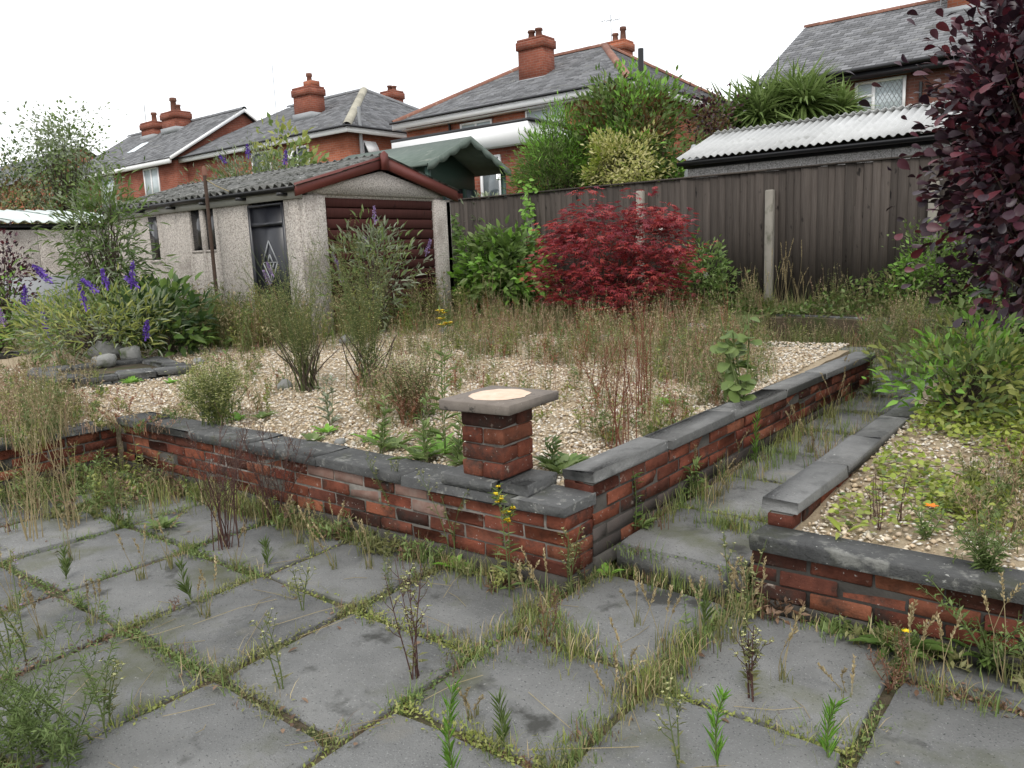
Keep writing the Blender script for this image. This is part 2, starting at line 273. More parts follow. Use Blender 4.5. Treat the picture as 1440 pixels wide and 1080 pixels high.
class MB:
    """collects triangles/quads, makes ONE mesh"""
    def __init__(s): s.v = []; s.f3 = []; s.f4 = []; s.n = 0; s.m3 = []; s.m4 = []
    def add(s, V, F, mi=0):
        V = np.asarray(V, float).reshape(-1, 3); F = np.asarray(F, int)
        if F.shape[1] == 3: s.f3.append(F+s.n); s.m3.append(np.full(len(F), mi))
        else: s.f4.append(F+s.n); s.m4.append(np.full(len(F), mi))
        s.v.append(V); s.n += len(V); return s
    def box(s, x0, x1, y0, y1, z0, z1, mi=0):
        V = [(x, y, z) for z in (z0, z1) for y in (y0, y1) for x in (x0, x1)]
        return s.add(V, [(0, 2, 3, 1), (4, 5, 7, 6), (0, 1, 5, 4), (1, 3, 7, 5), (3, 2, 6, 7), (2, 0, 4, 6)], mi)
    def prism(s, poly, h0, h1, axis='z', mi=0):
        """poly: list of 2-d points (ccw), extruded; axis z:(x,y) x:(y,z) y:(x,z)"""
        n = len(poly)
        def P(a, b, h): return (a, b, h) if axis == 'z' else ((h, a, b) if axis == 'x' else (a, h, b))
        V = [P(a, b, h0) for a, b in poly]+[P(a, b, h1) for a, b in poly]
        s.add(V, [(i, (i+1) % n, n+(i+1) % n, n+i) for i in range(n)], mi)
        k = s.n-2*n
        s.f3.append(np.array([(k, k+i+1, k+i) for i in range(1, n-1)]+[(k+n, k+n+i, k+n+i+1) for i in range(1, n-1)])); s.m3.append(np.full(2*(n-2), mi))
        return s
    def tubes(s, P, r, sides=4, mi=0):
        """P (N,k,3) polylines, r (N,k)"""
        P = np.asarray(P, float); r = np.asarray(r, float); N, k, _ = P.shape
        T = np.gradient(P, axis=1); T /= np.linalg.norm(T, axis=2, keepdims=True)+1e-9
        ref = np.where(np.abs(T[..., 2:3]) > .9, V3(1, 0, 0), V3(0, 0, 1))
        A = np.cross(T, ref); A /= np.linalg.norm(A, axis=2, keepdims=True)+1e-9; B = np.cross(T, A)
        an = np.arange(sides)*2*np.pi/sides
        V = P[:, :, None]+r[:, :, None, None]*(A[:, :, None]*np.cos(an)[:, None]+B[:, :, None]*np.sin(an)[:, None])
        i = np.arange(N)[:, None, None]*k*sides; j = np.arange(k-1)[None, :, None]*sides; q = np.arange(sides)[None, None]; q2 = (q+1) % sides
        F = np.stack(np.broadcast_arrays(i+j+q, i+j+q2, i+j+sides+q2, i+j+sides+q), -1).reshape(-1, 4)
        return s.add(V.reshape(-1, 3), F, mi)
    def leaves(s, P, D, N, L, W, kind='lance', mi=0):
        P = np.asarray(P, float).reshape(-1, 3); n = len(P)
        if n == 0: return s
        D = np.broadcast_to(np.asarray(D, float), (n, 3)); N = np.broadcast_to(np.asarray(N, float), (n, 3))
        D = D/(np.linalg.norm(D, axis=1, keepdims=True)+1e-9)
        S = np.cross(D, N); S = S/(np.linalg.norm(S, axis=1, keepdims=True)+1e-9); N2 = np.cross(S, D)
        T, F = TEMPL[kind]; L = np.broadcast_to(L, (n,))[:, None, None]; W = np.broadcast_to(W, (n,))[:, None, None]
        V = P[:, None]+D[:, None]*T[None, :, 0:1]*L+S[:, None]*T[None, :, 1:2]*W+N2[:, None]*T[None, :, 2:3]*L
        Fa = (np.arange(n)[:, None, None]*len(T)+F[None]).reshape(-1, 3)
        return s.add(V.reshape(-1, 3), Fa, mi)
    def blades(s, P, az, H, lean, W, mi=0):
        P = np.asarray(P, float).reshape(-1, 3); n = len(P)
        if n == 0: return s
        az, H, lean, W = (np.broadcast_to(x, (n,)) for x in (az, H, lean, W))
        dx = np.stack([np.cos(az), np.sin(az), 0*az], 1); sx = np.stack([-np.sin(az), np.cos(az), 0*az], 1)
        rows = []
        for t_, w_ in ((0, 1), (.4, .85), (.75, .55)):
            c = P+dx*(lean*t_**2)[:, None]; c[:, 2] += H*(t_-.25*(lean/(H+1e-6))*t_**3)
            rows += [c-sx*(W*w_/2)[:, None], c+sx*(W*w_/2)[:, None]]
        c = P+dx*lean[:, None]; c[:, 2] += H*(1-.3*lean/(H+1e-6)); rows.append(c)
        V = np.stack(rows, 1)
        F = np.array([(0, 1, 3), (0, 3, 2), (2, 3, 5), (2, 5, 4), (4, 5, 6)])
        return s.add(V.reshape(-1, 3), (np.arange(n)[:, None, None]*7+F[None]).reshape(-1, 3), mi)
    def mesh(s, name, mats, smooth=False):
        me = bpy.data.meshes.new(name); V = np.concatenate(s.v)
        f3 = np.concatenate(s.f3) if s.f3 else np.zeros((0, 3), int); f4 = np.concatenate(s.f4) if s.f4 else np.zeros((0, 4), int)
        me.vertices.add(len(V)); me.vertices.foreach_set('co', V.astype(np.float32).ravel())
        nl = f3.size+f4.size; me.loops.add(nl); me.loops.foreach_set('vertex_index', np.concatenate([f3.ravel(), f4.ravel()]).astype(np.int32))
        npoly = len(f3)+len(f4); me.polygons.add(npoly)
        st = np.concatenate([np.arange(len(f3))*3, f3.size+np.arange(len(f4))*4]).astype(np.int32)
        me.polygons.foreach_set('loop_start', st)
        mi = np.concatenate([np.concatenate(s.m3) if s.m3 else np.zeros(0, int), np.concatenate(s.m4) if s.m4 else np.zeros(0, int)]).astype(np.int32)
        me.polygons.foreach_set('material_index', mi)
        if smooth: me.polygons.foreach_set('use_smooth', np.ones(npoly, bool))
        for m_ in (mats if isinstance(mats, (list, tuple)) else [mats]): me.materials.append(m_)
        me.update(calc_edges=True); me.validate(); return me
    def obj(s, name, mats, parent=None, smooth=False, loc=(0, 0, 0), rot=(0, 0, 0)):
        return mesh_obj(name, s.mesh(name, mats, smooth), parent, loc, rot)
TEMPL = {
 'lance': (np.array([(0, 0, 0), (.35, 0, -.03), (.35, -.5, .05), (.35, .5, .05), (.7, 0, -.08), (.7, -.36, -.02), (.7, .36, -.02), (1, 0, -.2)]),
           np.array([(0, 2, 1), (0, 1, 3), (2, 5, 4), (2, 4, 1), (1, 4, 6), (1, 6, 3), (5, 7, 4), (4, 7, 6)])),
 'round': (np.array([(0, 0, 0), (.3, 0, -.03), (.3, -.38, .04), (.3, .38, .04), (.7, 0, -.04), (.7, -.5, .05), (.7, .5, .05), (1, 0, -.06)]),
           np.array([(0, 2, 1), (0, 1, 3), (2, 5, 4), (2, 4, 1), (1, 4, 6), (1, 6, 3), (5, 7, 4), (4, 7, 6)])),
 'simple': (np.array([(0, 0, 0), (.45, -.5, .06), (1, 0, -.08), (.45, .5, .06)]), np.array([(0, 2, 1), (0, 3, 2)])),
 'palm': (np.array([(0, 0, 0), (.25, -.5, .03), (.25, .5, .03), (.6, -.4, -.03), (.6, .4, -.03), (1, 0, -.28)]), np.array([(0, 2, 1), (1, 2, 4), (1, 4, 3), (3, 4, 5)])),
}
_o = [(0, 0), (.12, .1), (.3, .3), (.52, .45), (.74, .49), (.9, .36), (1, .0)]
_pts = [(x, y, .05*math.sin(x*3)+.12*y*y*4*.5-.1*x*x) for x, y in _o]+[(x, -y, .05*math.sin(x*3)+.12*y*y*4*.5-.1*x*x) for x, y in _o[1:-1]]+[(.3, 0, .0), (.52, 0, -.01), (.74, 0, -.04)]
TEMPL['round'] = (np.array(_pts), np.array([(0, 12, 1), (1, 12, 2), (2, 12, 13), (2, 13, 3), (3, 13, 14), (3, 14, 4), (4, 14, 5), (5, 14, 6), (0, 7, 12), (7, 8, 12), (8, 13, 12), (8, 9, 13), (9, 14, 13), (9, 10, 14), (10, 11, 14), (11, 6, 14)]))
# five-fingered acer leaf: five narrow lobes from one base
_v = [(0, 0, 0)]; _fa = []
for _a, _l in ((-1.25, .6), (-.62, .85), (0, 1), (.62, .85), (1.25, .6)):
    _d = (math.cos(_a), math.sin(_a)); k_ = len(_v)
    _v += [(.45*_l*_d[0]-.09*_d[1], .45*_l*_d[1]+.09*_d[0], .03), (_l*_d[0], _l*_d[1], -.1*_l), (.45*_l*_d[0]+.09*_d[1], .45*_l*_d[1]-.09*_d[0], .03)]
    _fa += [(0, k_+1, k_), (0, k_+2, k_+1)]
TEMPL['acer'] = (np.array(_v), np.array(_fa))
def unit(n):
    a = rng.normal(size=(n, 3)); return a/np.linalg.norm(a, axis=1, keepdims=True)
def chamfer_box(lx, ly, lz, c, jit=0.):
    """box centred in x,y, base at z=0, chamfered edges: 44 triangles"""
    h = np.array([lx/2, ly/2, lz/2]); V = []; idx = {}
    for sx in (-1, 1):
        for sy in (-1, 1):
            for sz in (-1, 1):
                for ax in range(3):
                    p = h.copy()-c; p[ax] = h[ax]; p = p*np.array([sx, sy, sz])+V3(0, 0, lz/2)
                    idx[(sx, sy, sz, ax)] = len(V); V.append(p+rng.normal(size=3)*jit)
    q, tr = [], []
    for ax in range(3):
        o1, o2 = [a for a in range(3) if a != ax]
        for s in (-1, 1):
            ring = []
            for a, b in ((-1, -1), (1, -1), (1, 1), (-1, 1)):
                k = [0, 0, 0]; k[ax] = s; k[o1] = a; k[o2] = b; ring.append(idx[(*k, ax)])
            flip = (s == 1) == (ax == 1)
            q.append(ring[::-1] if flip else ring)
    for ax in range(3):      # edges parallel to ax
        o1, o2 = [a for a in range(3) if a != ax]
        for a in (-1, 1):
            for b in (-1, 1):
                k0 = [0, 0, 0]; k0[ax] = -1; k0[o1] = a; k0[o2] = b; k1 = list(k0); k1[ax] = 1
                q.append([idx[(*k0, o1)], idx[(*k1, o1)], idx[(*k1, o2)], idx[(*k0, o2)]])
    for sx in (-1, 1):
        for sy in (-1, 1):
            for sz in (-1, 1): tr.append([idx[(sx, sy, sz, a)] for a in range(3)])
    V = np.array(V); cen = V3(0, 0, lz/2)
    def fix(f):
        p = V[f]; n = np.cross(p[1]-p[0], p[2]-p[0])
        return f if n @ (p.mean(0)-cen) > 0 else f[::-1]
    return V, [fix(f) for f in q], [fix(f) for f in tr]
def chamfer_mesh(name, lx, ly, lz, c, mats, jit=0.):
    V, q, tr = chamfer_box(lx, ly, lz, c, jit); mb = MB(); mb.add(V, q); mb.f3.append(np.array(tr)); mb.m3.append(np.zeros(len(tr), int))
    return mb.mesh(name, mats)
# ================================================================== GROUND
mb = MB()
mb.add([(-600, -600, -.06), (600, -600, -.06), (600, 600, -.06), (-600, 600, -.06)], [(0, 1, 2, 3)])
tag(mb.obj('ground', earth_m), kind='structure')
def height_sheet(name, x0, x1, y0, y1, step, fz, mat, jit=.01, skirt=True):
    nx = max(2, int((x1-x0)/step)+1); ny = max(2, int((y1-y0)/step)+1)
    X, Y = np.meshgrid(np.linspace(x0, x1, nx), np.linspace(y0, y1, ny)); Z = fz(X, Y)+rng.normal(size=X.shape)*jit
    V = np.stack([X, Y, Z], -1).reshape(-1, 3); i = np.arange(ny-1)[:, None]*nx+np.arange(nx-1)[None]
    F = np.stack([i, i+1, i+nx+1, i+nx], -1).reshape(-1, 4)
    q = MB(); q.add(V, F)
    if skirt:
        for row in (np.arange(nx), np.arange(nx)+(ny-1)*nx, np.arange(ny)*nx, np.arange(ny)*nx+nx-1):
            a = V[row]; b_ = a.copy(); b_[:, 2] = -.05; k = len(row)
            q.add(np.concatenate([a, b_]), [(j, j+1, k+j+1, k+j) for j in range(k-1)])
    return tag(q.obj(name, mat, smooth=True), kind='structure')
# the patio: soil bed with loose paving slabs
patio = height_sheet('patio', -5.5, 2.4, -1.6, 2.53, .12, lambda X, Y: -.011+0*X, soil_m, .003, False)
slab_meshes = []
def slab_mesh(lx, ly, h=.05):
    """slab with chamfered, slightly worn edge; thicker outline points give uneven edge"""
    n = 7; out = []
    def edge(a, b): return [a+(b-a)*k/n for k in range(n)]
    c = [V3(-lx/2, -ly/2, 0), V3(lx/2, -ly/2, 0), V3(lx/2, ly/2, 0), V3(-lx/2, ly/2, 0)]
    for k in range(4): out += edge(c[k], c[(k+1) % 4])
    out = np.array(out); N = len(out); w = out.copy()
    w[:, :2] *= 1-np.abs(rng.normal(size=(N, 1)))*.008
    w[::n, :2] *= .972
    top = w.copy(); top[:, :2] *= .991; top[:, 2] = h; mid = w.copy(); mid[:, 2] = h-.004; bot = w.copy()
    q = MB(); k = np.arange(N); k2 = (k+1) % N
    q.add(np.concatenate([bot, mid, top]), np.concatenate([np.stack([k, k2, N+k2, N+k], 1), np.stack([N+k, N+k2, 2*N+k2, 2*N+k], 1)]))
    q.f3.append(np.array([(2*N, 2*N+j, 2*N+j+1) for j in range(1, N-1)])); q.m3.append(np.zeros(N-2, int))
    return q.mesh('paving_slab', slab_m)
for _ in range(5): slab_meshes.append(slab_mesh(.588, .588))
narrow_meshes = [slab_mesh(.625, .588) for _ in range(3)]
slab_joints = []          # segments where weeds grow
def lay(x0, x1, ys):
    for a, b_ in zip(ys[:-1], ys[1:]):
        w, h = x1-x0, b_-a
        if h < .12: continue
        me = random.choice(slab_meshes)
        o = mesh_obj('paving_slab', me, patio, ((x0+x1)/2+random.gauss(0, .004), (a+b_)/2+random.gauss(0, .004), -.045+random.gauss(0, .003)), (R_(random.gauss(0, .45)), R_(random.gauss(0, .45)), R_(random.gauss(0, .7))+random.choice((0, math.pi))))
        o.scale = ((w-.03)/.588, (h-.03)/.588, 1)
        slab_joints.append(((x0, a), (x1, a))); slab_joints.append(((x0, a), (x0, b_)))
xs_l = [-5.5, -4.84, -4.22, -3.6, -2.99, -2.37, -1.72]
for x0, x1 in zip(xs_l[:-1], xs_l[1:]): lay(x0, x1, [-1.16, -.55, .07, .68, 1.30, 1.915, 2.49])
lay(-1.72, -1.12, [-.92, -.31, .3, .92, 1.55, 2.13, 2.78])
lay(-1.12, -.5, [-1.0, -.38, .23, .85, 1.46, 2.07, 2.79])
lay(-.5, .12, [-.5, .1, .72, 1.34, 1.96, 2.56, 2.80])
lay(.12, .74, [-.1, .5, 1.1, 1.72, 2.34, 2.80])
lay(.74, 1.36, [.4, 1.0, 1.6, 2.2, 2.80])
lay(1.36, 1.98, [.8, 1.4, 2.0, 2.6])
# the path between the two walls
path = height_sheet('path', -1.70, -1.10, 2.87, 7.0, .12, lambda X, Y: path_z(X, Y)-.011, soil_m, .003)
for k in range(7):
    y0 = 2.86+.61*k; y1 = y0+.595
    o = mesh_obj('paving_slab', random.choice(slab_meshes), path, (-1.41, (y0+y1)/2, float(path_z(-1.4, (y0+y1)/2))-.045), (R_(random.gauss(0, .4)), R_(random.gauss(0, .4)), R_(random.gauss(0, .5))))
    o.scale = (.57/.588, .585/.588, 1.1)
    slab_joints.append(((-1.7, y0), (-1.1, y0), 'T'))
MB().box(-1.70, -1.11, 2.862, 2.9, -.02, .098).obj('step_riser', coping_pale_m, path)
back_path = height_sheet('back_path', -3.4, .6, 7.0, 9.2, .15, lambda X, Y: path_z(X, Y)-.02, soil_m, .006)
for ix in range(6):
    for iy in range(3):
        o = mesh_obj('paving_slab', random.choice(slab_meshes), back_path, (-3.0+.62*ix, 7.4+.62*iy, float(path_z(0, 7.4+.62*iy))-.045), (0, 0, R_(random.gauss(0, .8))))
        slab_joints.append(((-3.3+.62*ix, 7.1+.62*iy), (-2.7+.62*ix, 7.1+.62*iy), 'T'))
gravel_bed = height_sheet('gravel_bed', -16, -1.82, 2.66, 6.95, .16, bed_z, gravel_m, .008)
rough = height_sheet('rough_border', -16, -3.35, 6.95, 10.15, .16, bed_z, earth_m, .02)
rough2 = height_sheet('rough_border', -1.0, 6, 6.0, 9.9, .16, rbed_z, earth_m, .02)
right_bed = height_sheet('gravel_bed', -1.0, 6, 2.93, 6.0, .16, rbed_z, gravel_m, .006)
left_bed = height_sheet('planting_bed', -16, -5.52, -2.5, 2.72, .2, lambda X, Y: .325+0*X, gravel_m, .01)
back_soil = height_sheet('back_border', -4, 6, 9.2, 10.25, .2, lambda X, Y: .5+0*X, soil_m, .01)
beyond = height_sheet('lawn_beyond_fence', -60, 20, 10.25, 40, 1.0, lambda X, Y: .55+0*X, earth_m, .02)

# loose gravel as real stones (nobody could count them)
OCT = np.array([(1, 0, 0), (-1, 0, 0), (0, 1, 0), (0, -1, 0), (0, 0, 1), (0, 0, -1)], float)
OCF = np.array([(0, 2, 4), (2, 1, 4), (1, 3, 4), (3, 0, 4), (2, 0, 5), (1, 2, 5), (3, 1, 5), (0, 3, 5)])
def pebbles(name, n, sampler, fz, smin, smax, label):
    X, Y = sampler(n); n = len(X); Z = fz(X, Y)
    s = (smin+(smax-smin)*rng.random(n)**2)[:, None, None]
    V = OCT[None]*(1+rng.normal(size=(n, 6, 3))*.22)*s*np.array([1, .75, .45])
    a = rng.random(n)*6.28; ca, sa = np.cos(a)[:, None], np.sin(a)[:, None]
    x, y, z = V[..., 0], V[..., 1], V[..., 2]; tl = rng.normal(size=(n, 1))*.35
    z = z+x*tl
    V = np.stack([x*ca-y*sa, x*sa+y*ca, z], -1)+np.stack([X, Y, Z+.011], -1)[:, None]
    q = MB(); q.add(V.reshape(-1, 3), (np.arange(n)[:, None, None]*6+OCF[None]).reshape(-1, 3))
    return tag(q.obj(name, gstone_m), label, 'gravel', kind='stuff')
def samp_main(n):
    x = -1.9-7.6*rng.random(n)**1.25; y = 2.66+4.6*rng.random(n)**1.15; return x, y
pebbles('gravel', 52000, samp_main, bed_z, .007, .021, 'loose buff and cream gravel covering the raised bed behind the brick wall')
pebbles('gravel', 9000, lambda n: (-.94+2.1*rng.random(n), 2.95+2.7*rng.random(n)), rbed_z, .008, .02, 'loose pale gravel in the bed behind the low brick wall')
pebbles('gravel', 9000, lambda n: (-9.5+3.9*rng.random(n), -.5+3.3*rng.random(n)), lambda X, Y: .33+0*X, .008, .022, 'loose pale gravel in the bed beyond the short side wall')

# ================================================================== BRICK WALLS
BR = [chamfer_mesh('brick', .213, .1, .056, .0035, brick_m, .0026) for _ in range(5)]
BRD = [chamfer_mesh('brick', .213, .1, .056, .004, brick_dark_m, .0016) for _ in range(3)]
BRW = [chamfer_mesh('brick', .213, .1, .056, .004, brick_white_m, .0016) for _ in range(2)]
HB = [chamfer_mesh('brick', .1, .1, .056, .004, brick_m, .0016) for _ in range(3)]
HBD = [chamfer_mesh('brick', .1, .1, .056, .004, brick_dark_m, .0016) for _ in range(2)]
CP = {}
def coping_piece(L, wid, th, mat):
    k = (round(L, 2), wid, th, mat.name)
    if k not in CP: CP[k] = chamfer_mesh('coping_stone', L, wid, th, .0035, mat, .0035)
    return CP[k]
def brick_wall(label, p0, p1, z0, courses, thick=.1, cop_w=.16, cop_h=.05, cop_len=.45, cmat=coping_m, pitch=.066, dark=(), plinth=0., start_gap=0., white=(), mort=mortar_m, cop=True, cop_end=0.):
    p0 = V3(*p0, 0); p1 = V3(*p1, 0); d = p1-p0; L = float(np.linalg.norm(d)); az = math.atan2(d[1], d[0])
    w = thing('garden_wall', (p0[0], p0[1], z0), label, 'wall', rz=az)
    top = plinth+courses*pitch
    q = MB().box(.008, L-.008, -thick/2+.006, thick/2-.006, 0, top-.002); q.obj('mortar_core', mort, w)
    if plinth:
        V, qq, tr = chamfer_box(L, thick+.012, plinth+.03, .004, .0015); q = MB(); q.add(V, qq); q.f3.append(np.array(tr)); q.m3.append(np.zeros(len(tr), int))
        q.obj('plinth', mortar_dark_m, w, loc=(L/2, 0, -.03))
    for c in range(courses):
        x = -(.1125 if c % 2 else 0)
        while x < L-.03:
            a = max(x, 0); b_ = min(x+.2135, L)
            if b_-a > .05:
                half = b_-a < .16
                isd = (c in dark and random.random() < .9)
                wh = white and any(u0 < (a+b_)/2 < u1 and c in cs for u0, u1, cs in white) and random.random() < .75
                pool = (HBD if half else BRD) if isd else (BRW if wh and not half else (HB if half else BR))
                for side in ((-1, 1) if thick > .12 else (0,)):
                    o = mesh_obj('brick', random.choice(pool), w, ((a+b_)/2, side*(thick/2-.05)+random.gauss(0, .0028), plinth+c*pitch+.006), (random.gauss(0, .008), random.gauss(0, .006), random.gauss(0, .008)+random.choice((0, math.pi))))
                    o.scale = ((b_-a)/(.1 if half else .213), 1, 1)
            x += .225
    if cop:
        x = start_gap
        while x < L+cop_end-.02:
            l = min(cop_len*random.uniform(.9, 1.1), L+cop_end-x)
            if L+cop_end-x-l < .12: l = L+cop_end-x
            mesh_obj('coping_stone', coping_piece(l-.008, cop_w, cop_h, cmat), w, (x+l/2, random.gauss(0, .003), top+.001), (random.gauss(0, .006), random.gauss(0, .004), random.gauss(0, .006)))
            x += l
    return w
# long front wall of the raised bed (built from the corner leftwards: local x = -X world)
long_wall = brick_wall('long low red brick wall with dark coping holding back the gravel bed', (-1.74, 2.63), (-5.5, 2.63), 0, 4, .2, .25, .048, .62, plinth=.056, white=[(.75, 1.7, (2, 3))], start_gap=.26, dark=(0,) if False else ())
mesh_obj('coping_stone', coping_piece(.27, .25, .048, coping_m), long_wall, (.128, 0, .321), (0, 0, .01))
# return wall along the path
return_wall = brick_wall('brick wall with grey coping running beside the path, on the pillar side', (-1.815, 2.745), (-1.70, 6.95), .045, 5, .15, .165, .048, .75, cmat=coping_pale_m, dark=(0, 1), plinth=.03, mort=mortar_dark_m)
end_wall = brick_wall('short dark coped edging wall closing the far end of the gravel bed', (-1.8, 7.0), (-3.2, 6.9), .15, 3, .1, .16, .05, .5, dark=(0, 1, 2), plinth=.02)
side_wall = brick_wall('short brick wall at the far side of the patio with thin coping', (-5.6, 2.5), (-5.6, -1.5), 0, 4, .2, .25, .04, .6, dark=(0,), plinth=.03)
low_wall = brick_wall('low brick wall with wide dark coping in front of the creeping plants', (-1.08, 2.88), (2.2, 2.88), 0, 3, .1, .17, .052, .98, dark=(), plinth=.035, mort=mortar_dark_m)
path_wall = brick_wall('brick wall with pale worn coping on the creeping plant side of the path', (-1.02, 2.985), (-.96, 7.0), .05, 4, .1, .15, .05, .62, cmat=coping_pale_m, plinth=.02)
brick_wall('dark stone edged retaining wall below the black fence', (-3.6, 9.62), (-1.0, 9.05), .2, 4, .1, .16, .05, .7, dark=(0, 1, 2, 3))
brick_wall('low brick edging with dark coping behind the stone ring', (-10.6, 3.3), (-11.2, 5.2), .3, 1, .1, .2, .05, .6)

# the pillar on the corner
pl = thing('brick_pillar', (-2.185, 2.66, .37), 'short square red brick pillar with a flat stone cap on the wall corner', 'pillar')
for k, (x, y, lx, ly) in enumerate(((-.03, -.005, .46, .25), (.16, .02, .14, .22))):
    pass
mesh_obj('base_stone', coping_piece(.30, .25, .05, coping_m), pl, (-.07, -.03, .0), (0, 0, .015))
mesh_obj('base_stone', coping_piece(.235, .15, .05, coping_m), pl, (.165, -.0, .0), (0, 0, math.pi/2+.03))
MB().box(-.102, .102, -.102, .102, .05, .352).obj('mortar_core', mortar_m, pl)
PB = [chamfer_mesh('brick', .228, .112, .068, .006, brick_m, .002) for _ in range(4)]
for c in range(4):
    for s in (-1, 1):
        rot = (0, 0, 0) if c % 2 else (0, 0, math.pi/2)
        off = (0, s*.0585) if c % 2 else (s*.0585, 0)
        mesh_obj('brick', random.choice(PB), pl, (off[0]+random.gauss(0, .002), off[1]+random.gauss(0, .002), .052+c*.0765), (random.gauss(0, .008), random.gauss(0, .008), rot[2]+random.gauss(0, .012)))
cap = mesh_obj('cap_slab', chamfer_mesh('cap_slab', .385, .385, .045, .005, capslab_m, .002), pl, (.01, .01, .357), (.01, -.008, .02))
q = MB(); n = 28; an = np.arange(n)*2*np.pi/n; rr = .135*(1+rng.normal(size=n)*.035)
q.add(np.concatenate([[(0, 0, .006)], np.stack([rr*np.cos(an), rr*np.sin(an), 0*an], 1)]), [(0, 1+k, 1+(k+1) % n) for k in range(n)])
q.obj('mortar_patch', patch_m, cap, loc=(0, 0, .0465))

# ring of flat stones with boulders, and loose rocks
def rock_mesh(rx, ry, rz, seed):
    r2 = np.random.default_rng(seed); nu, nv = 12, 7; V = []
    ph = r2.random(6)*6
    for j in range(nv+1):
        th = math.pi*j/nv
        for i in range(nu):
            a = 2*math.pi*i/nu; d = V3(math.sin(th)*math.cos(a), math.sin(th)*math.sin(a), math.cos(th))
            k = 1+.13*math.sin(3*d[0]+ph[0])+.12*math.sin(4*d[1]+ph[1])+.1*math.sin(5*d[2]+ph[2])+.06*r2.normal()*(0 < j < nv)
            V.append(d*k*V3(rx, ry, rz))
    F = [(j*nu+i, (j+1)*nu+i, (j+1)*nu+(i+1) % nu, j*nu+(i+1) % nu) for j in range(nv) for i in range(nu)]
    q = MB(); q.add(V, F); return q.mesh('rock', rock_m)
ring = thing('stone_ring', (-7.75, 3.55, .36), 'raised square ring of dark flat stones around boulders on the gravel', 'stone ring')
rc = [V3(-8.35, 3.12), V3(-7.3, 2.98), V3(-7.0, 3.9), V3(-8.05, 4.1)]
for k in range(4):
    a, b_ = rc[k], rc[(k+1) % 4]; d = b_-a; Ls = float(np.linalg.norm(d)); az = math.atan2(d[1], d[0]); n = 3
    for lay_ in range(2):
        for j in range(n):
            c = a+d*(j+.5+.15*lay_)/n
            mesh_obj('flat_stone', chamfer_mesh('flat_stone', Ls/n*.98, .2, .06, .012, coping_m, .007), ring, (c[0]+7.75, c[1]-3.55, -.03+.062*lay_), (random.gauss(0, .02), random.gauss(0, .02), az+random.gauss(0, .05)))
MB().box(-.5, .5, -.45, .45, -.05, .05).obj('soil_fill', soil_m, ring)
for k, (px, py, r, sf, lab) in enumerate(((152, 513, .17, 'B', 'largest round grey boulder inside the stone ring'), (148, 524, .09, 'B', 'small pale boulder beside the largest one in the stone ring'), (186, 515, .11, 'B', 'dark boulder beside the buddleia stems in the stone ring'),
        (340, 472, .13, 'B', 'flat grey rock on gravel by the garage side door'), (490, 482, .1, 'B', 'blue grey rock on gravel between the bushy weeds'), (683, 488, .09, 'B', 'pale rock on gravel behind the brick pillar'),
        (300, 586, .07, 'B', 'small dark stone on gravel near the long wall'), (400, 546, .07, 'B', 'dark half buried stone at the foot of the bushy weed'), (850, 484, .1, 'B', 'dark stone under the red maple'),
        (478, 626, .035, 'B', 'pale round cobble beside the dock leaves'), (628, 468, .08, 'B', 'dark flat stone below the tall yellow flower'), (1010, 497, .09, 'B', 'pale upright stone near the end of the path'), (980, 470, .11, 'B', 'grey weathered tree stump shaped stone near the maple'), (280, 512, .06, 'B', 'dark stone at the corner of the stone ring'))):
    p = spot(px, py, sf)
    o = mesh_obj('rock', rock_mesh(r*1.15, r*.9, r*.75, 100+k), None, (p[0], p[1], p[2]+r*.3+(.09 if k < 3 else 0)), (0, 0, k*1.3)); tag(o, lab, 'rock', 'rocks on the gravel')

# ================================================================== FENCE (close boards, concrete posts)
FY = 10.2
fence = thing('board_fence', (-9.4, FY, .54), 'dark brown close board fence with concrete posts along the back', 'fence')
pm = chamfer_mesh('post', .1, .1, 1, .008, post_m, .001)
post_x = [-9.43, -7.5, -5.57, -3.68, -1.8, .1, 2.0]
for k, x in enumerate(post_x):
    o = mesh_obj('post', pm, fence, (x+9.4, -.05, -.35), (0, random.gauss(0, .006), 0)); o.scale = (1, 1, (1.95, 1.83, 1.98, 1.85, 1.8, 1.8, 1.8)[k])
    tb = MB().box(-.06, .06, -.03, .012, -.02, 1.74); 
    tb.obj('timber_post', fence_m, fence, loc=(x+9.4, .075, -.02))
bd = []
for w_ in (.105, .115, .125):
    poly = [(0, 0), (w_, 0), (w_, -.008), (0, -.02)]
    bd.append((w_, MB().prism([(0, 0), (0, -.02), (w_, -.008), (w_, 0)], 0, 1.68, 'z').mesh('board', fence_m)))
x = -9.5
while x < 2.0:
    w_, me = random.choice(bd)
    inpost = any(abs(x+w_/2-q_) < .03 for q_ in post_x)
    o = mesh_obj('board', me, fence, (x+9.4, .012+random.gauss(0, .003), .06+random.gauss(0, .004)), (random.gauss(0, .003), random.gauss(0, .003), 0))
    x += w_-.014
for a, b_ in zip(post_x[:-1], post_x[1:]):
    for z in (.25, .95, 1.55): MB().box(a+9.4, b_+9.4, .015, .06, z, z+.07).obj('rail', fence_m, fence)
    MB().box(a+9.45, b_+9.35, -.035, .01, -.12, .055).obj('gravel_board', post_m, fence)
    MB().box(a+9.34, b_+9.34, -.03, .035, 1.742, 1.764).obj('cap_rail', fence_m, fence)

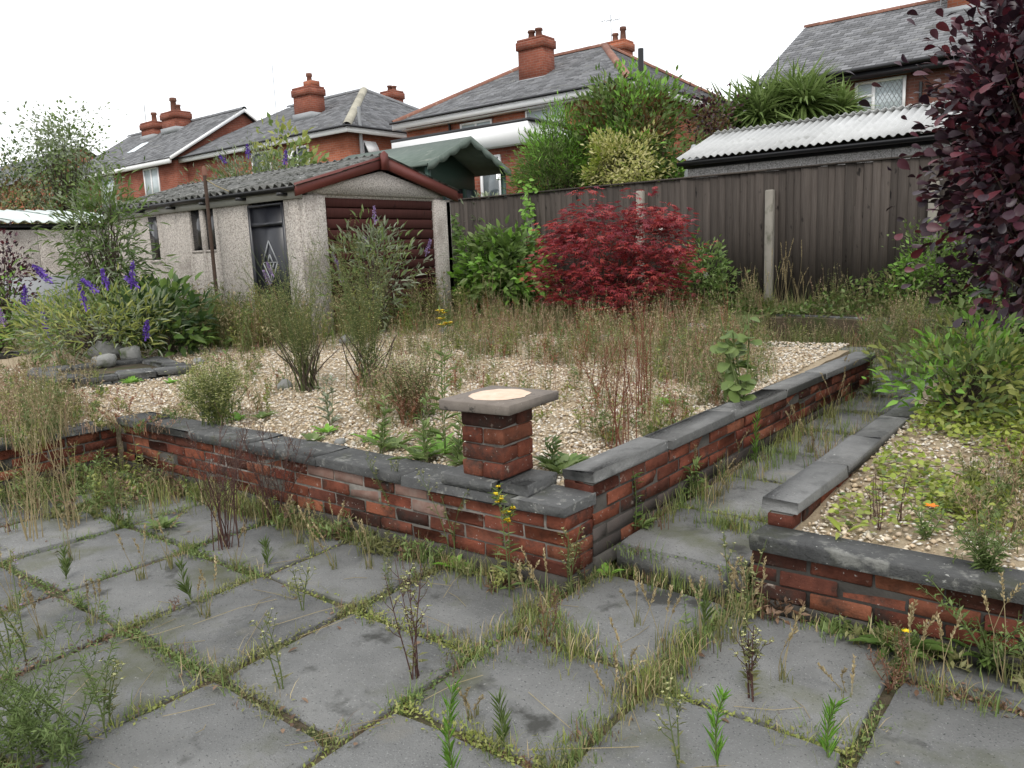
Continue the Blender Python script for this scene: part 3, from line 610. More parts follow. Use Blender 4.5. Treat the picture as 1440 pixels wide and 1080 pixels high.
# ================================================================== corrugated sheet + sectional garages
def corrugated(L, W, pitch, amp, bend=0.):
    """sheet: ridges run along local y (length W), wave along x (length L); returns MB"""
    n = max(8, int(L/pitch*6)); xs = np.linspace(0, L, n+1); z = amp*np.cos(xs/pitch*2*np.pi)
    V = []
    for yy, up in ((0, 1), (W, 1), (W, 0), (0, 0)):
        V.append(np.stack([xs, np.full_like(xs, yy), z+(.007 if up else 0)], 1))
    V = np.concatenate(V); k = n+1; i = np.arange(n)
    q = MB(); q.add(V, np.concatenate([np.stack([r*k+i, r*k+i+1, ((r+1) % 4)*k+i+1, ((r+1) % 4)*k+i], 1) for r in range(4)]))
    return q
def roof_sheets(parent, x0, x1, y_eave, z_eave, y_ridge, z_ridge, nx, ny, mat, pitch, amp, name='roof_sheet'):
    sl = math.hypot(y_ridge-y_eave, z_ridge-z_eave); ang = math.atan2(z_ridge-z_eave, abs(y_ridge-y_eave)); sgn = 1 if y_ridge > y_eave else -1
    wx = (x1-x0)/nx; wy = sl/ny
    for i in range(nx):
        for j in range(ny):
            q = corrugated(wx+.06, wy+.08, pitch, amp)
            o = q.obj(name, mat, parent, smooth=False)
            px = x0+i*wx
            yy = y_eave+sgn*j*wy*math.cos(ang); zz = z_eave+j*wy*math.sin(ang)+j*.004+i*.002
            if sgn > 0: o.location = (px, yy, zz); o.rotation_euler = (ang+random.gauss(0, .003), 0, 0)
            else: o.location = (px+wx+.06, yy, zz); o.rotation_euler = (ang+random.gauss(0, .003), 0, math.pi)
# --- left garage: gable faces +X (X=-7.81), side wall faces -Y (Y=6.05)
GX, GY, GZ = -7.81, 6.05, .28
gar = thing('garage', (GX, GY, GZ), 'pebble dashed sectional garage with brown slatted door and mossy roof', 'garage')
W_, EH, RH, GL = 2.6, 1.88, 2.28, 4.9           # width along Y, eave height, ridge height, length along -X
# front: corner panels, gable panel
def panel(x0, x1, y0, y1, z0, z1, parent=gar, mat=dash_m, nm='wall_panel'):
    V, qq, tr = chamfer_box(x1-x0, y1-y0, z1-z0, .008); q = MB(); q.add(V+V3((x0+x1)/2, (y0+y1)/2, z0), qq); k = q.n-len(V)
    q.f3.append(np.array(tr)); q.m3.append(np.zeros(len(tr), int)); return q.obj(nm, mat, parent)
panel(-.09, 0, 0, .335, 0, EH); panel(-.09, 0, 2.27, W_, 0, EH)
q = MB().prism([(.33, 1.9), (2.28, 1.9), (2.5, 1.94), (1.3, 2.22), (.1, 1.94)], -.08, -.012, 'x'); q.obj('gable_panel', dash_m, gar)
q = MB().prism([(.1, 1.86), (2.5, 1.86), (2.5, 1.93), (1.3, 2.22), (.1, 1.93)], -.078, -.04, 'x'); q.obj('gable_core', dash_m, gar)
q = MB().box(-.07, -.03, .33, 2.27, 1.9, 1.96); q.obj('door_head', black_m, gar)
sm = chamfer_mesh('door_slat', 1.93, .02, .118, .006, door_wood_m)
for k in range(14):
    mesh_obj('door_slat', sm, gar, (-.06, 1.3, .01+k*.134), (R_(4), 0, math.pi/2))
MB().box(-.09, -.075, .33, 2.27, 0, 1.92).obj('door_backing', door_wood_m, gar)
# barge boards + block
for s, nm in ((1, 'barge_board'), (-1, 'barge_board')):
    ya = 1.3-s*1.42; a = math.atan2(.5, 1.42)
    q = MB().prism([(ya, EH-.02), (1.3, RH-.02), (1.3, RH+.13), (ya, EH+.13)] if s > 0 else [(1.3, RH-.02), (ya, EH-.02), (ya, EH+.13), (1.3, RH+.13)], 0.01, .045, 'x'); q.obj(nm, barge_m, gar)
MB().prism([(1.24, RH-.05), (1.36, RH-.05), (1.36, RH+.15), (1.3, RH+.19), (1.24, RH+.15)], .047, .075, 'x').obj('apex_block', barge_m, gar)
# side wall panels, door, windows (local y=0 face, x from 0 to -GL)
for a, b_ in ((-.09, -.395), (-1.13, -1.84), (-2.62, -3.3), (-3.3, -4.05), (-4.05, -GL)):
    panel(b_+.004, a-.004, 0, .08, 0, EH-.03)
panel(-1.94+.004, -1.84-.004, 0, .08, 0, EH-.03, nm='window_mullion')
panel(-2.27, -2.18, -.005, .085, 0, EH-.03, nm='window_mullion'); panel(-2.62, -2.53, .0, .08, 0, EH-.03, nm='window_mullion')
for x0, x1 in ((-2.18, -1.94), (-2.53, -2.27)):
    panel(x0, x1, .003, .08, 0, 1.3)
    w = MB().box(x0, x1, .035, .05, 1.3, EH-.03).obj('window', dark_glass_m, gar)
    MB().box(x0, x1, -.006, .05, 1.27, 1.3).obj('sill', dash_m, w)
# a third window further back
w = MB().box(-3.62, -3.4, -.012, .0, 1.2, 1.82).obj('window', dark_glass_m, gar); MB().box(-3.66, -3.36, -.02, -.013, 1.16, 1.2).obj('sill', dash_m, w)
dr = MB().box(-1.1, -.43, .02, .06, 0, EH-.08).obj('side_door', blackdoor_m, gar)
q = MB(); q.box(-1.13, -1.1, -.01, .07, 0, EH-.06).box(-.43, -.395, -.01, .07, 0, EH-.06).box(-1.1, -.43, -.01, .07, EH-.09, EH-.06).box(-1.1, -.43, .0, .02, 1.55, 1.6); q.obj('door_frame', blackdoor_m, dr)
q = MB()
def bar(a, b_, w=.012):
    a = V3(*a); b_ = V3(*b_); d = (b_-a)/np.linalg.norm(b_-a); n_ = V3(-d[2], 0, d[0])*w/2
    q.add([a-n_, a+n_, b_+n_, b_-n_, (a-n_)+V3(0, -.012, 0), (a+n_)+V3(0, -.012, 0), (b_+n_)+V3(0, -.012, 0), (b_-n_)+V3(0, -.012, 0)], [(4, 5, 6, 7), (0, 1, 5, 4), (2, 3, 7, 6), (1, 2, 6, 5), (3, 0, 4, 7)])
cz = 1.1; dm = [(-.77, .018, cz+.27), (-.62, .018, cz), (-.77, .018, cz-.27), (-.92, .018, cz)]
for k in range(4): bar(dm[k], dm[(k+1) % 4])
bar((-.77, .018, cz+.1), (-.72, .018, cz)); bar((-.77, .018, cz+.1), (-.82, .018, cz)); bar((-.92, .018, cz), (-.62, .018, cz)); bar((-.77, .018, cz), (-.77, .018, cz-.27)); bar((-.85, .018, cz), (-.77, .018, cz-.14)); bar((-.69, .018, cz), (-.77, .018, cz-.14))
q.obj('diamond_glazing', lead_m, dr)
MB().box(-GL, .0, W_-.08, W_, 0, EH-.03).obj('wall_panel', dash_m, gar); MB().box(-GL, -GL+.08, .085, W_-.085, 0, EH).obj('wall_panel', dash_m, gar)
MB().box(-GL, .01, -.035, -.012, EH-.035, EH+.085).obj('fascia', greypaint_m, gar)
q = MB(); n = 8
an = np.linspace(np.pi, 2*np.pi, n); prof = [(-.09+.05*math.cos(a), EH+.1+.05*math.sin(a)) for a in an]+[(-.09+.043*math.cos(a), EH+.1+.043*math.sin(a)) for a in an[::-1]]
q.prism(prof, -GL, .02, 'x'); q.obj('gutter', black_m, gar)
for k in range(6): MB().box(-.3-.85*k, -.24-.85*k, -.15, -.03, EH+.005, EH+.04).obj('gutter_bracket', black_m, gar)
roof_sheets(gar, -GL-.05, .0, -.13, EH+.11, 1.3, RH+.1, 4, 2, asb_dark_m, .15, .028)
roof_sheets(gar, -GL-.05, .0, W_+.13, EH+.11, 1.3, RH+.1, 4, 2, asb_dark_m, .15, .028)
MB().prism([(1.12, RH+.06), (1.3, RH+.13), (1.48, RH+.06), (1.48, RH+.09), (1.3, RH+.16), (1.12, RH+.09)], -GL, 0, 'x').obj('ridge_capping', asb_dark_m, gar)
# moss cushions on the visible slope
n = 1500; u = rng.random(n); vv = rng.random(n); X = -GL*u**.9; Yy = -.1+1.4*vv; Z = EH+.115+(RH-EH)*(Yy+.13)/1.43+.01
s = (.008+.028*rng.random(n)**2.2)[:, None, None]
Vm = OCT[None]*(1+rng.normal(size=(n, 6, 3))*.25)*s*np.array([1.2, 1.2, .6])+np.stack([X, Yy, Z], -1)[:, None]
q = MB(); q.add(Vm.reshape(-1, 3), (np.arange(n)[:, None, None]*6+OCF[None]).reshape(-1, 3)); o = q.obj('moss', moss_m, gar); o['kind'] = 'stuff'
# rusty post with line in front of the garage side
pt = thing('line_post', (-9.52, 5.85, .4), 'thin rusty clothes line post standing beside the garage side wall', 'post')
q = MB(); q.tubes([[(0, 0, 0), (0, 0, 1.0), (0, 0, 2.12)]], [[.024]*3], 8); q.obj('pole', rust_m, pt)
q = MB(); q.tubes([[(0, 0, 2.12), (0, 0, 2.2), (0, 0, 2.24)]], [[.03, .03, .012]], 8); q.obj('pole_cap', terra_m, pt)
q = MB(); q.tubes([[(0, 0, 2.08), (.15, .06, 1.98), (.33, .12, 1.9)]], [[.006]*3], 5); q.obj('line', strawstem_m, pt)
# wooden stake by the door
p = spot(376, 445); o = MB().box(-.035, .035, -.035, .035, 0, .5).obj('timber_stake', wood('stake_wood', [(.2, .15, .1), (.35, .28, .2), (.45, .38, .3)]), None, loc=tuple(p)); tag(o, 'short bleached timber stake by the black garage door', 'stake')

# --- garage behind the fence on the right: white corrugated roof
g2 = thing('garage', (-5.2, 10.95, .55), 'pebble dashed garage with white corrugated roof behind the board fence', 'garage')
for k in range(6): panel(k*.92+.002, (k+1)*.92-.002, 0, .08, 0, 1.97, g2, dash_grey_m)
MB().prism([(.082, 0), (2.5, 0), (2.5, 1.97), (1.25, 2.42), (.082, 1.97)], 0, .08, 'x').obj('gable_wall', dash_grey_m, g2)
MB().prism([(.082, 0), (2.5, 0), (2.5, 1.97), (1.25, 2.42), (.082, 1.97)], 5.44, 5.52, 'x').obj('gable_wall', dash_grey_m, g2)
MB().box(.09, 5.4, 2.42, 2.5, 0, 1.97).obj('rear_wall', dash_grey_m, g2)
roof_sheets(g2, -.1, 5.6, -.14, 2.06, 1.25, 2.55, 6, 1, asb_m, .105, .018)
roof_sheets(g2, -.1, 5.6, 2.64, 2.06, 1.25, 2.55, 6, 1, asb_m, .105, .018)
q = MB(); prof = [(-.1+.055*math.cos(a), 2.02+.055*math.sin(a)) for a in an]+[(-.1+.048*math.cos(a), 2.02+.048*math.sin(a)) for a in an[::-1]]
q.prism(prof, -.1, 5.6, 'x'); q.obj('gutter', black_m, g2); MB().box(-.05, 5.55, -.03, -.003, 1.93, 2.05).obj('fascia', black_m, g2)

# --- far left garage with pale green-white roof
g3 = thing('garage', (-14.2, 2.0, .35), 'far garage with pale ribbed metal roof behind the purple buddleia', 'garage')
for k in range(6): panel(-.08, 0, k*.9+.002, (k+1)*.9-.002, 0, 1.75, g3, dash_m)
MB().box(-2.6, -.081, 0, .08, 0, 1.75).obj('end_wall', dash_m, g3); MB().box(-2.6, -.081, 5.32, 5.4, 0, 1.75).obj('end_wall', dash_m, g3)
MB().box(.003, .03, 3.0, 4.4, .05, .95).obj('white_panel', lead_m, g3); MB().box(.003, .03, 2.2, 2.55, .7, 1.35).obj('white_panel', white_m, g3)
sl = math.hypot(2.7, .35); ang3 = math.atan2(.35, 2.7)
for k in range(5):
    q = corrugated(1.14, sl, .19, .022); o = q.obj('roof_sheet', asb_green_m, g3); o.rotation_euler = (ang3, 0, math.pi/2); o.location = (.12, -.1+k*1.1, 1.82+.002*k)
MB().box(-.02, .0, -.05, 5.45, 1.70, 1.80).obj('fascia', black_m, g3)

# --- green summer house
SX, SY0, SY1 = -10.6, 11.1, 13.65
sh = thing('summer_house', (SX, SY0, .55), 'dark green timber summer house with scalloped roof edge behind the garage', 'summer house')
eh, rh = 2.50, 3.10; hw = (SY1-SY0)/2; Ls = 3.6
def slope_slab(yA, zA, yB, zB, x0, x1, th=.04): return MB().prism([(yA, zA), (yB, zB), (yB, zB+th), (yA, zA+th)], x0, x1, 'x')
slope_slab(0, eh, hw, rh, -Ls, .04).obj('roof_slope', green_felt_m, sh)
slope_slab(2*hw, eh, hw+.004, rh, -Ls, .04).obj('roof_slope', green_felt_m, sh)
# scalloped barge: vertical strip with wavy lower edge
for s in (0, 1):
    n = 24; yA, zA, yB, zB = ((0, eh, hw, rh) if s == 0 else (2*hw, eh, hw, rh)); q = MB(); V = []
    for i in range(n+1):
        t_ = i/n; y = yA+(yB-yA)*t_; z = zA+(zB-zA)*t_; dz = .09+.05*abs(math.sin(t_*math.pi*4))
        V += [(.045, y, z+.045), (.045, y, z+.02-dz), (.07, y, z+.045), (.07, y, z+.02-dz)]
    F = []
    for i in range(n): a = 4*i; F += [(a, a+4, a+5, a+1), (a+2, a+3, a+7, a+6), (a, a+2, a+6, a+4), (a+1, a+5, a+7, a+3)]
    q.add(V, F); q.obj('scalloped_edge', green_felt_m, sh)
wx = -.75
MB().box(wx-.05, wx, .25, 2*hw-.25, 0, .9).obj('wall', green_wood_m, sh)
MB().prism([(.25, 2.2), (2*hw-.25, 2.2), (2*hw-.25, eh+.02), (hw, rh-.06), (.25, eh+.02)], wx-.05, wx, 'x').obj('gable', green_wood_m, sh)
for k in range(7):
    y = .25+(2*hw-.5)*k/6; MB().box(wx-.05, wx+.01, y-.045, y+.045, .9, 2.2).obj('window_post', green_wood_m, sh)
for k in range(6):
    y0 = .25+(2*hw-.5)*k/6+.05; y1 = .25+(2*hw-.5)*(k+1)/6-.05
    w = MB().box(wx-.035, wx-.025, y0, y1, .9, 2.2).obj('window', glass_m if k % 2 else dark_glass_m, sh); MB().box(wx-.02, wx, y0, y1, 1.75, 1.79).obj('glazing_bar', green_wood_m, w)
MB().box(-Ls+.2, wx-.052, .25, .3, 0, 2.55).obj('wall', green_wood_m, sh); MB().box(-Ls+.2, wx-.052, 2*hw-.3, 2*hw-.25, 0, 2.55).obj('wall', green_wood_m, sh)
for y in (.12, 2*hw-.12): MB().box(-.1, -.02, y-.04, y+.04, 0, eh+.03).obj('veranda_post', green_wood_m, sh)
MB().box(wx-.01, .03, .1, 2*hw-.1, 0, .1).obj('veranda_floor', green_wood_m, sh)
MB().box(wx+.012, wx+.03, 1.55, 1.85, 1.85, 2.1).obj('notice', barge_m, sh)

# ================================================================== HOUSES
def slate_plane(q, e0, e1, r0, r1, expo=.2, wid=.28, mi=0):
    """slates on quad eave e0->e1, ridge r0->r1 (left,right); staggered, butts lifted"""
    e0, e1, r0, r1 = (V3(*a) for a in (e0, e1, r0, r1)); S = max(np.linalg.norm(r0-e0), np.linalg.norm(r1-e1))
    n = max(2, int(S/expo)); nrm = np.cross(e1-e0, (r0+r1)/2-(e0+e1)/2); nrm /= np.linalg.norm(nrm); nrm = nrm if nrm[2] > 0 else -nrm
    for j in range(n):
        t0, t1 = j/n, min(1, (j+1.25)/n)
        a0, b0 = e0+(r0-e0)*t0, e1+(r1-e1)*t0; a1, b1 = e0+(r0-e0)*t1, e1+(r1-e1)*t1
        W0 = np.linalg.norm(b0-a0); m_ = max(1, int(W0/wid)); off = .5 if j % 2 else 0
        ed = np.clip((np.arange(m_+2)-off)/m_, 0, 1); ed = np.unique(ed)
        for u0, u1 in zip(ed[:-1], ed[1:]):
            g_ = .006/max(W0, .1); lift = nrm*(.018+random.random()*.008); top = nrm*.002
            p = [a0+(b0-a0)*(u0+g_)+lift, a0+(b0-a0)*(u1-g_)+lift, a1+(b1-a1)*(u1-g_)+top, a1+(b1-a1)*(u0+g_)+top, a0+(b0-a0)*(u1-g_)-nrm*.004, a0+(b0-a0)*(u0+g_)-nrm*.004]
            q.add(p, [(0, 1, 2, 3), (5, 4, 1, 0)], mi)
def roof_part(parent, planes, mat, name='roof'):
    q = MB()
    for pl_ in planes:
        e0, e1, r0, r1 = (V3(*a) for a in pl_); q.add([e0, e1, r1, r0], [(0, 1, 2, 3)])
    o = q.obj(name, mat, parent); q = MB()
    for pl_ in planes: slate_plane(q, *pl_)
    s = q.obj('slates', mat, o); s['kind'] = 'stuff'; return o
TILE = {}
def ridge_line(parent, a, b_, mat, name='ridge_tile', L=.45, r=.11):
    a = V3(*a); b_ = V3(*b_); d = b_-a; D = np.linalg.norm(d); n = max(1, int(D/L)); l = D/n
    key = (round(l, 3), mat.name, r)
    if key not in TILE:
        an_ = np.linspace(-.25, math.pi+.25, 7); q = MB(); V = []
        for x in (0, l*1.03):
            rr_ = r*(1.06 if x else 1)
            V += [(x, rr_*math.cos(t_), rr_*math.sin(t_)*.8) for t_ in an_]
        q.add(V, [(i, i+1, 8+i, 7+i) for i in range(6)]); TILE[key] = q.mesh(name, mat)
    az = math.atan2(d[1], d[0]); el = math.asin(d[2]/D)
    for k in range(n):
        p = a+d*k/n; mesh_obj(name, TILE[key], parent, p-V3(0, 0, .03), (random.gauss(0, .02), -el, az))
def chimney(parent, x, y, z0, z1, wx_, wy_, mat, pots=((0, 0, .35, .11),), potmat=None):
    c = MB().box(x-wx_/2, x+wx_/2, y-wy_/2, y+wy_/2, z0, z1-.32).obj('chimney', mat, parent)
    q = MB().box(x-wx_/2-.05, x+wx_/2+.05, y-wy_/2-.05, y+wy_/2+.05, z1-.318, z1-.08).box(x-wx_/2-.02, x+wx_/2+.02, y-wy_/2-.02, y+wy_/2+.02, z1-.078, z1); q.obj('chimney_crown', mat, c)
    for dx, dy, h, r in pots:
        q = MB(); q.tubes([[(x+dx, y+dy, z1), (x+dx, y+dy, z1+h*.75), (x+dx, y+dy, z1+h*.78), (x+dx, y+dy, z1+h)]], [[r, r*.8, r*1.1, r]], 10); q.obj('chimney_pot', potmat or terra_m, c)
    MB().box(x-wx_/2-.06, x+wx_/2+.06, y-wy_/2-.06, y+wy_/2+.06, z0-.0, z0+.25).obj('lead_flashing', lead_m, c)
    return c
def window(parent, a, b_, z0, z1, axis='x', at=0., out=-1, pane=glass_m, bars=(), frame=.06, hbars=()):
    """window on a wall plane. axis x: spans X a..b at Y=at, out=-1 faces -Y; axis y: spans Y at X=at, out=+1 faces +X"""
    def B(u0, u1, d0, d1, w0, w1, q):
        lo, hi = sorted((at+out*d0, at+out*d1))
        return q.box(u0, u1, lo, hi, w0, w1) if axis == 'x' else q.box(lo, hi, u0, u1, w0, w1)
    w = B(a+frame*.8, b_-frame*.8, .004, .02, z0+frame*.8, z1-frame*.8, MB()).obj('window', pane, parent)
    q = MB(); B(a, a+frame, .003, .055, z0, z1, q); B(b_-frame, b_, .003, .055, z0, z1, q); B(a+frame, b_-frame, .003, .055, z0, z0+frame, q); B(a+frame, b_-frame, .003, .055, z1-frame, z1, q)
    for u in bars: B(u-frame*.6, u+frame*.6, .021, .056, z0+frame, z1-frame, q)
    for (u0, u1, zz) in hbars: B(u0, u1, .021, .057, zz-frame*.5, zz+frame*.5, q)
    q.obj('window_frame', white_m, w)
    return w
def pipes(parent, pts, r, nm='drainpipe', mat=black_m):
    q = MB(); q.tubes([pts], [[r]*len(pts)], 7); return q.obj(nm, mat, parent)

# --- house 2: middle, hipped roof, flat roofed extension
h2 = thing('house', (-14.8, 22.8, .55), 'orange brick hipped roof house with white flat roofed extension behind the summer house', 'house')
O2 = V3(-14.8, 22.8, .55)
def rel(O, *p): return tuple(V3(*p)-O)
def wallbox(parent, O, x0, x1, y0, y1, z0, z1, mat, nm='wall'): return MB().box(x0-O[0], x1-O[0], y0-O[1], y1-O[1], z0-O[2], z1-O[2]).obj(nm, mat, parent)
wallbox(h2, O2, -18.85, -10.75, 18.95, 27.0, .5, 5.55, hb_orange)
ez = 5.62; E = dict(a=(-19.15, 18.65, ez), b=(-10.45, 18.65, ez), c=(-10.45, 27.3, ez), d=(-19.15, 27.3, ez)); ra, rb = (-16.3, 22.95, 7.75), (-13.75, 22.95, 7.75)
P = lambda k: rel(O2, *k)
rf = roof_part(h2, [(P(E['a']), P(E['b']), P(ra), P(rb)), (P(E['b']), P(E['c']), P(rb), P(rb)), (P(E['c']), P(E['d']), P(rb), P(ra)), (P(E['d']), P(E['a']), P(ra), P(ra))], slate_m)
for a, b_ in ((E['a'], ra), (E['b'], rb), (E['c'], rb)): ridge_line(rf, P((a[0], a[1], a[2]+.04)), P((b_[0], b_[1], b_[2]+.04)), terra_m, 'hip_tile')
ridge_line(rf, P((ra[0], ra[1], ra[2]+.04)), P((rb[0], rb[1], rb[2]+.04)), terra_m)
q = MB().box(*[a-b_ for a, b_ in ((-19.15, O2[0]), (-10.4, O2[0]), (18.60, O2[1]), (18.63, O2[1]), (5.40, O2[2]), (5.58, O2[2]))]).box(-10.43-O2[0], -10.4-O2[0], 18.631-O2[1], 27.2-O2[1], 5.40-O2[2], 5.58-O2[2]); q.obj('fascia', white_m, h2)
q = MB(); q.tubes([[rel(O2, -19.2, 18.55, 5.61), rel(O2, -10.35, 18.55, 5.61), rel(O2, -10.33, 18.57, 5.61), rel(O2, -10.33, 27.2, 5.61)]], [[.04]*4], 6); q.obj('gutter', black_m, h2)
MB().box(-18.85-O2[0], -10.75-O2[0], 18.71-O2[1], 18.95-O2[1], 5.36-O2[2], 5.40-O2[2]).obj('soffit', white_m, h2)
chimney(h2, -15.05-O2[0], 21.0-O2[1], 6.4-O2[2], 7.85-O2[2], .95, .6, hb_red, ((-.15, 0, .28, .12), (.13, 0, .3, .12)))
chimney(h2, -14.1-O2[0], 24.5-O2[1], 6.8-O2[2], 8.2-O2[2], .7, .6, hb_orange, ((-.15, 0, .3, .11), (.15, 0, .45, .11)))
ar = pipes(h2, [rel(O2, -14.35, 24.4, 8.2), rel(O2, -14.35, 24.4, 9.1)], .015, 'aerial', lead_m)
q = MB(); q.tubes([[rel(O2, -14.6, 24.2, 8.9), rel(O2, -14.1, 24.6, 8.95)]]+[[rel(O2, -14.6+.1*k, 24.2+.08*k-.1, 8.9+.01*k), rel(O2, -14.6+.1*k, 24.2+.08*k+.12, 8.9+.01*k)] for k in range(6)], [[.008]*2]*7, 4); q.obj('aerial_arms', lead_m, ar)
window(h2, -14.0-O2[0], -12.65-O2[0], 4.3-O2[2], 5.36-O2[2], 'x', 18.95-O2[1], -1, netglass_m, bars=(-13.1-O2[0],), hbars=((-13.1-O2[0], -12.7-O2[0], 4.95-O2[2]),))
window(h2, -16.5-O2[0], -15.25-O2[0], 4.4-O2[2], 5.3-O2[2], 'x', 18.95-O2[1], -1, netglass_m, bars=(-15.87-O2[0],))
MB().box(-16.6-O2[0], -15.2-O2[0], 18.9-O2[1], 18.948-O2[1], 5.31-O2[2], 5.39-O2[2]).obj('lintel', hb_brown, h2)
pipes(h2, [rel(O2, -16.9, 18.7, 5.55), rel(O2, -16.9, 18.88, 5.3), rel(O2, -16.9, 18.88, 4.2)], .045)
pipes(h2, [rel(O2, -10.2, 18.8, 4.4), rel(O2, -10.2, 18.8, 6.35)], .075, 'soil_vent_pipe')
# extension
wallbox(h2, O2, -14.4, -10.5, 14.3, 18.94, .5, 3.695, hb_red, 'extension_wall')
MB().box(-14.55-O2[0], -10.38-O2[0], 14.08-O2[1], 18.9-O2[1], 3.70-O2[2], 4.138-O2[2]).obj('extension_fascia', white_m, h2)
MB().box(-14.6-O2[0], -10.33-O2[0], 14.1-O2[1], 18.92-O2[1], 4.14-O2[2], 4.21-O2[2]).obj('extension_roof_edge', lead_m if False else black_m, h2)
window(h2, -11.9-O2[0], -11.3-O2[0], 1.7-O2[2], 3.55-O2[2], 'x', 14.3-O2[1], -1, glass_m)
# --- house 1
O1 = V3(-24.3, 22, .5); h1 = thing('house', O1, 'orange brick house with pale hip tiles and propped open windows behind the garage roof', 'house')
wallbox(h1, O1, -27.7, -20.6, 18.0, 26.2, .4, 5.5, hb_orange)
E = dict(a=(-28.2, 17.7, ez), b=(-20.3, 17.7, ez), c=(-20.3, 26.5, ez), d=(-28.2, 26.5, ez)); rb = (-24.2, 22.1, 7.85); ra = (-27.9, 22.1, 7.85)
P = lambda k: rel(O1, *k)
rf = roof_part(h1, [(P((-31.5, 17.7, ez)), P(E['b']), P((-29.0, 22.1, 7.85)), P(rb)), (P(E['b']), P(E['c']), P(rb), P(rb)), (P(E['c']), P((-31.5, 26.5, ez)), P(rb), P((-29.0, 22.1, 7.85))), (P((-31.5, 26.5, ez)), P((-31.5, 17.7, ez)), P((-29, 22.1, 7.85)), P((-29, 22.1, 7.85)))], slate_m)
ridge_line(rf, P((E['b'][0], E['b'][1], ez+.04)), P((rb[0], rb[1], rb[2]+.04)), ridge_pale_m, 'hip_tile', .42, .14)
ridge_line(rf, P((E['c'][0], E['c'][1], ez+.04)), P((rb[0], rb[1], rb[2]+.04)), slate_m, 'hip_tile'); ridge_line(rf, P((-29, 22.1, 7.89)), P((rb[0], rb[1], 7.89)), slate_m)
wallbox(h1, O1, -31.2, -27.71, 18.0, 26.2, .4, 5.5, hb_red)
q = MB().box(-31.4-O1[0], -20.25-O1[0], 17.65-O1[1], 17.68-O1[1], 5.42-O1[2], 5.58-O1[2]).box(-20.28-O1[0], -20.25-O1[0], 17.681-O1[1], 26.4-O1[1], 5.42-O1[2], 5.58-O1[2]); q.obj('fascia', white_m, h1)
q = MB(); q.tubes([[rel(O1, -31.5, 17.6, 5.61), rel(O1, -20.22, 17.6, 5.61), rel(O1, -20.2, 17.62, 5.61), rel(O1, -20.2, 26.4, 5.61)]], [[.04]*4], 6); q.obj('gutter', black_m, h1)
chimney(h1, -24.85-O1[0], 19.9-O1[1], 6.55-O1[2], 7.75-O1[2], 1.0, .65, hb_red, ((.12, 0, .5, .11),))
q = MB(); q.box(-24.85+.0-O1[0], -24.4-O1[0], 19.7-O1[1], 20.1-O1[1], 7.75-O1[2], 7.95-O1[2]); q.obj('chimney_block', hb_orange, h1)
chimney(h1, -24.6-O1[0], 24.0-O1[1], 7.2-O1[2], 8.1-O1[2], .7, .6, hb_red, ((-.1, 0, .25, .11), (.15, 0, .2, .11)))
pipes(h1, [rel(O1, -26.5, 19.6, 7.0), rel(O1, -26.5, 19.6, 8.9)], .012, 'aerial', lead_m)
window(h1, -26.0-O1[0], -24.85-O1[0], 4.2-O1[2], 5.36-O1[2], 'x', 18.0-O1[1], -1, glass_m, bars=(-25.35-O1[0],))
w = window(h1, -23.85-O1[0], -22.65-O1[0], 3.9-O1[2], 5.3-O1[2], 'x', 18.0-O1[1], -1, glass_m, bars=(-23.3-O1[0],), hbars=((-23.8-O1[0], -23.3-O1[0], 4.75-O1[2]),))
q = MB().box(-.27, .27, -.02, .02, -.42, 0); o = q.obj('open_casement', white_m, w, loc=rel(O1, -23.57, 17.9, 5.24), rot=(R_(-28), 0, 0))
w = window(h1, 18.55-O1[1], 19.15-O1[1], 3.95-O1[2], 5.25-O1[2], 'y', -20.6-O1[0], 1, glass_m, hbars=((18.6-O1[1], 19.1-O1[1], 4.75-O1[2]),))
q = MB().box(-.02, .02, -.26, .26, -.4, 0); q.obj('open_casement', white_m, w, loc=rel(O1, -20.5, 18.85, 5.2), rot=(0, R_(-28), 0))
pipes(h1, [rel(O1, -24.55, 17.7, 5.55), rel(O1, -24.5, 17.92, 5.25), rel(O1, -24.5, 17.92, 3.4)], .045)
pipes(h1, [rel(O1, -20.45, 18.4, 4.1), rel(O1, -20.45, 18.4, 6.3)], .06, 'soil_vent_pipe', lead_m)
# outbuilding of house 1
wallbox(h1, O1, -27.2, -25.0, 16.2, 17.9, .4, 4.0, hb_orange, 'outbuilding_wall')
roof_part(h1, [(rel(O1, -27.4, 16.0, 3.95), rel(O1, -21.5, 16.0, 3.95), rel(O1, -27.4, 17.95, 4.6), rel(O1, -21.5, 17.95, 4.6))], slate_m, 'outbuilding_roof')
wallbox(h1, O1, -24.99, -21.6, 16.3, 17.9, .4, 3.95, hb_orange, 'outbuilding_wall')
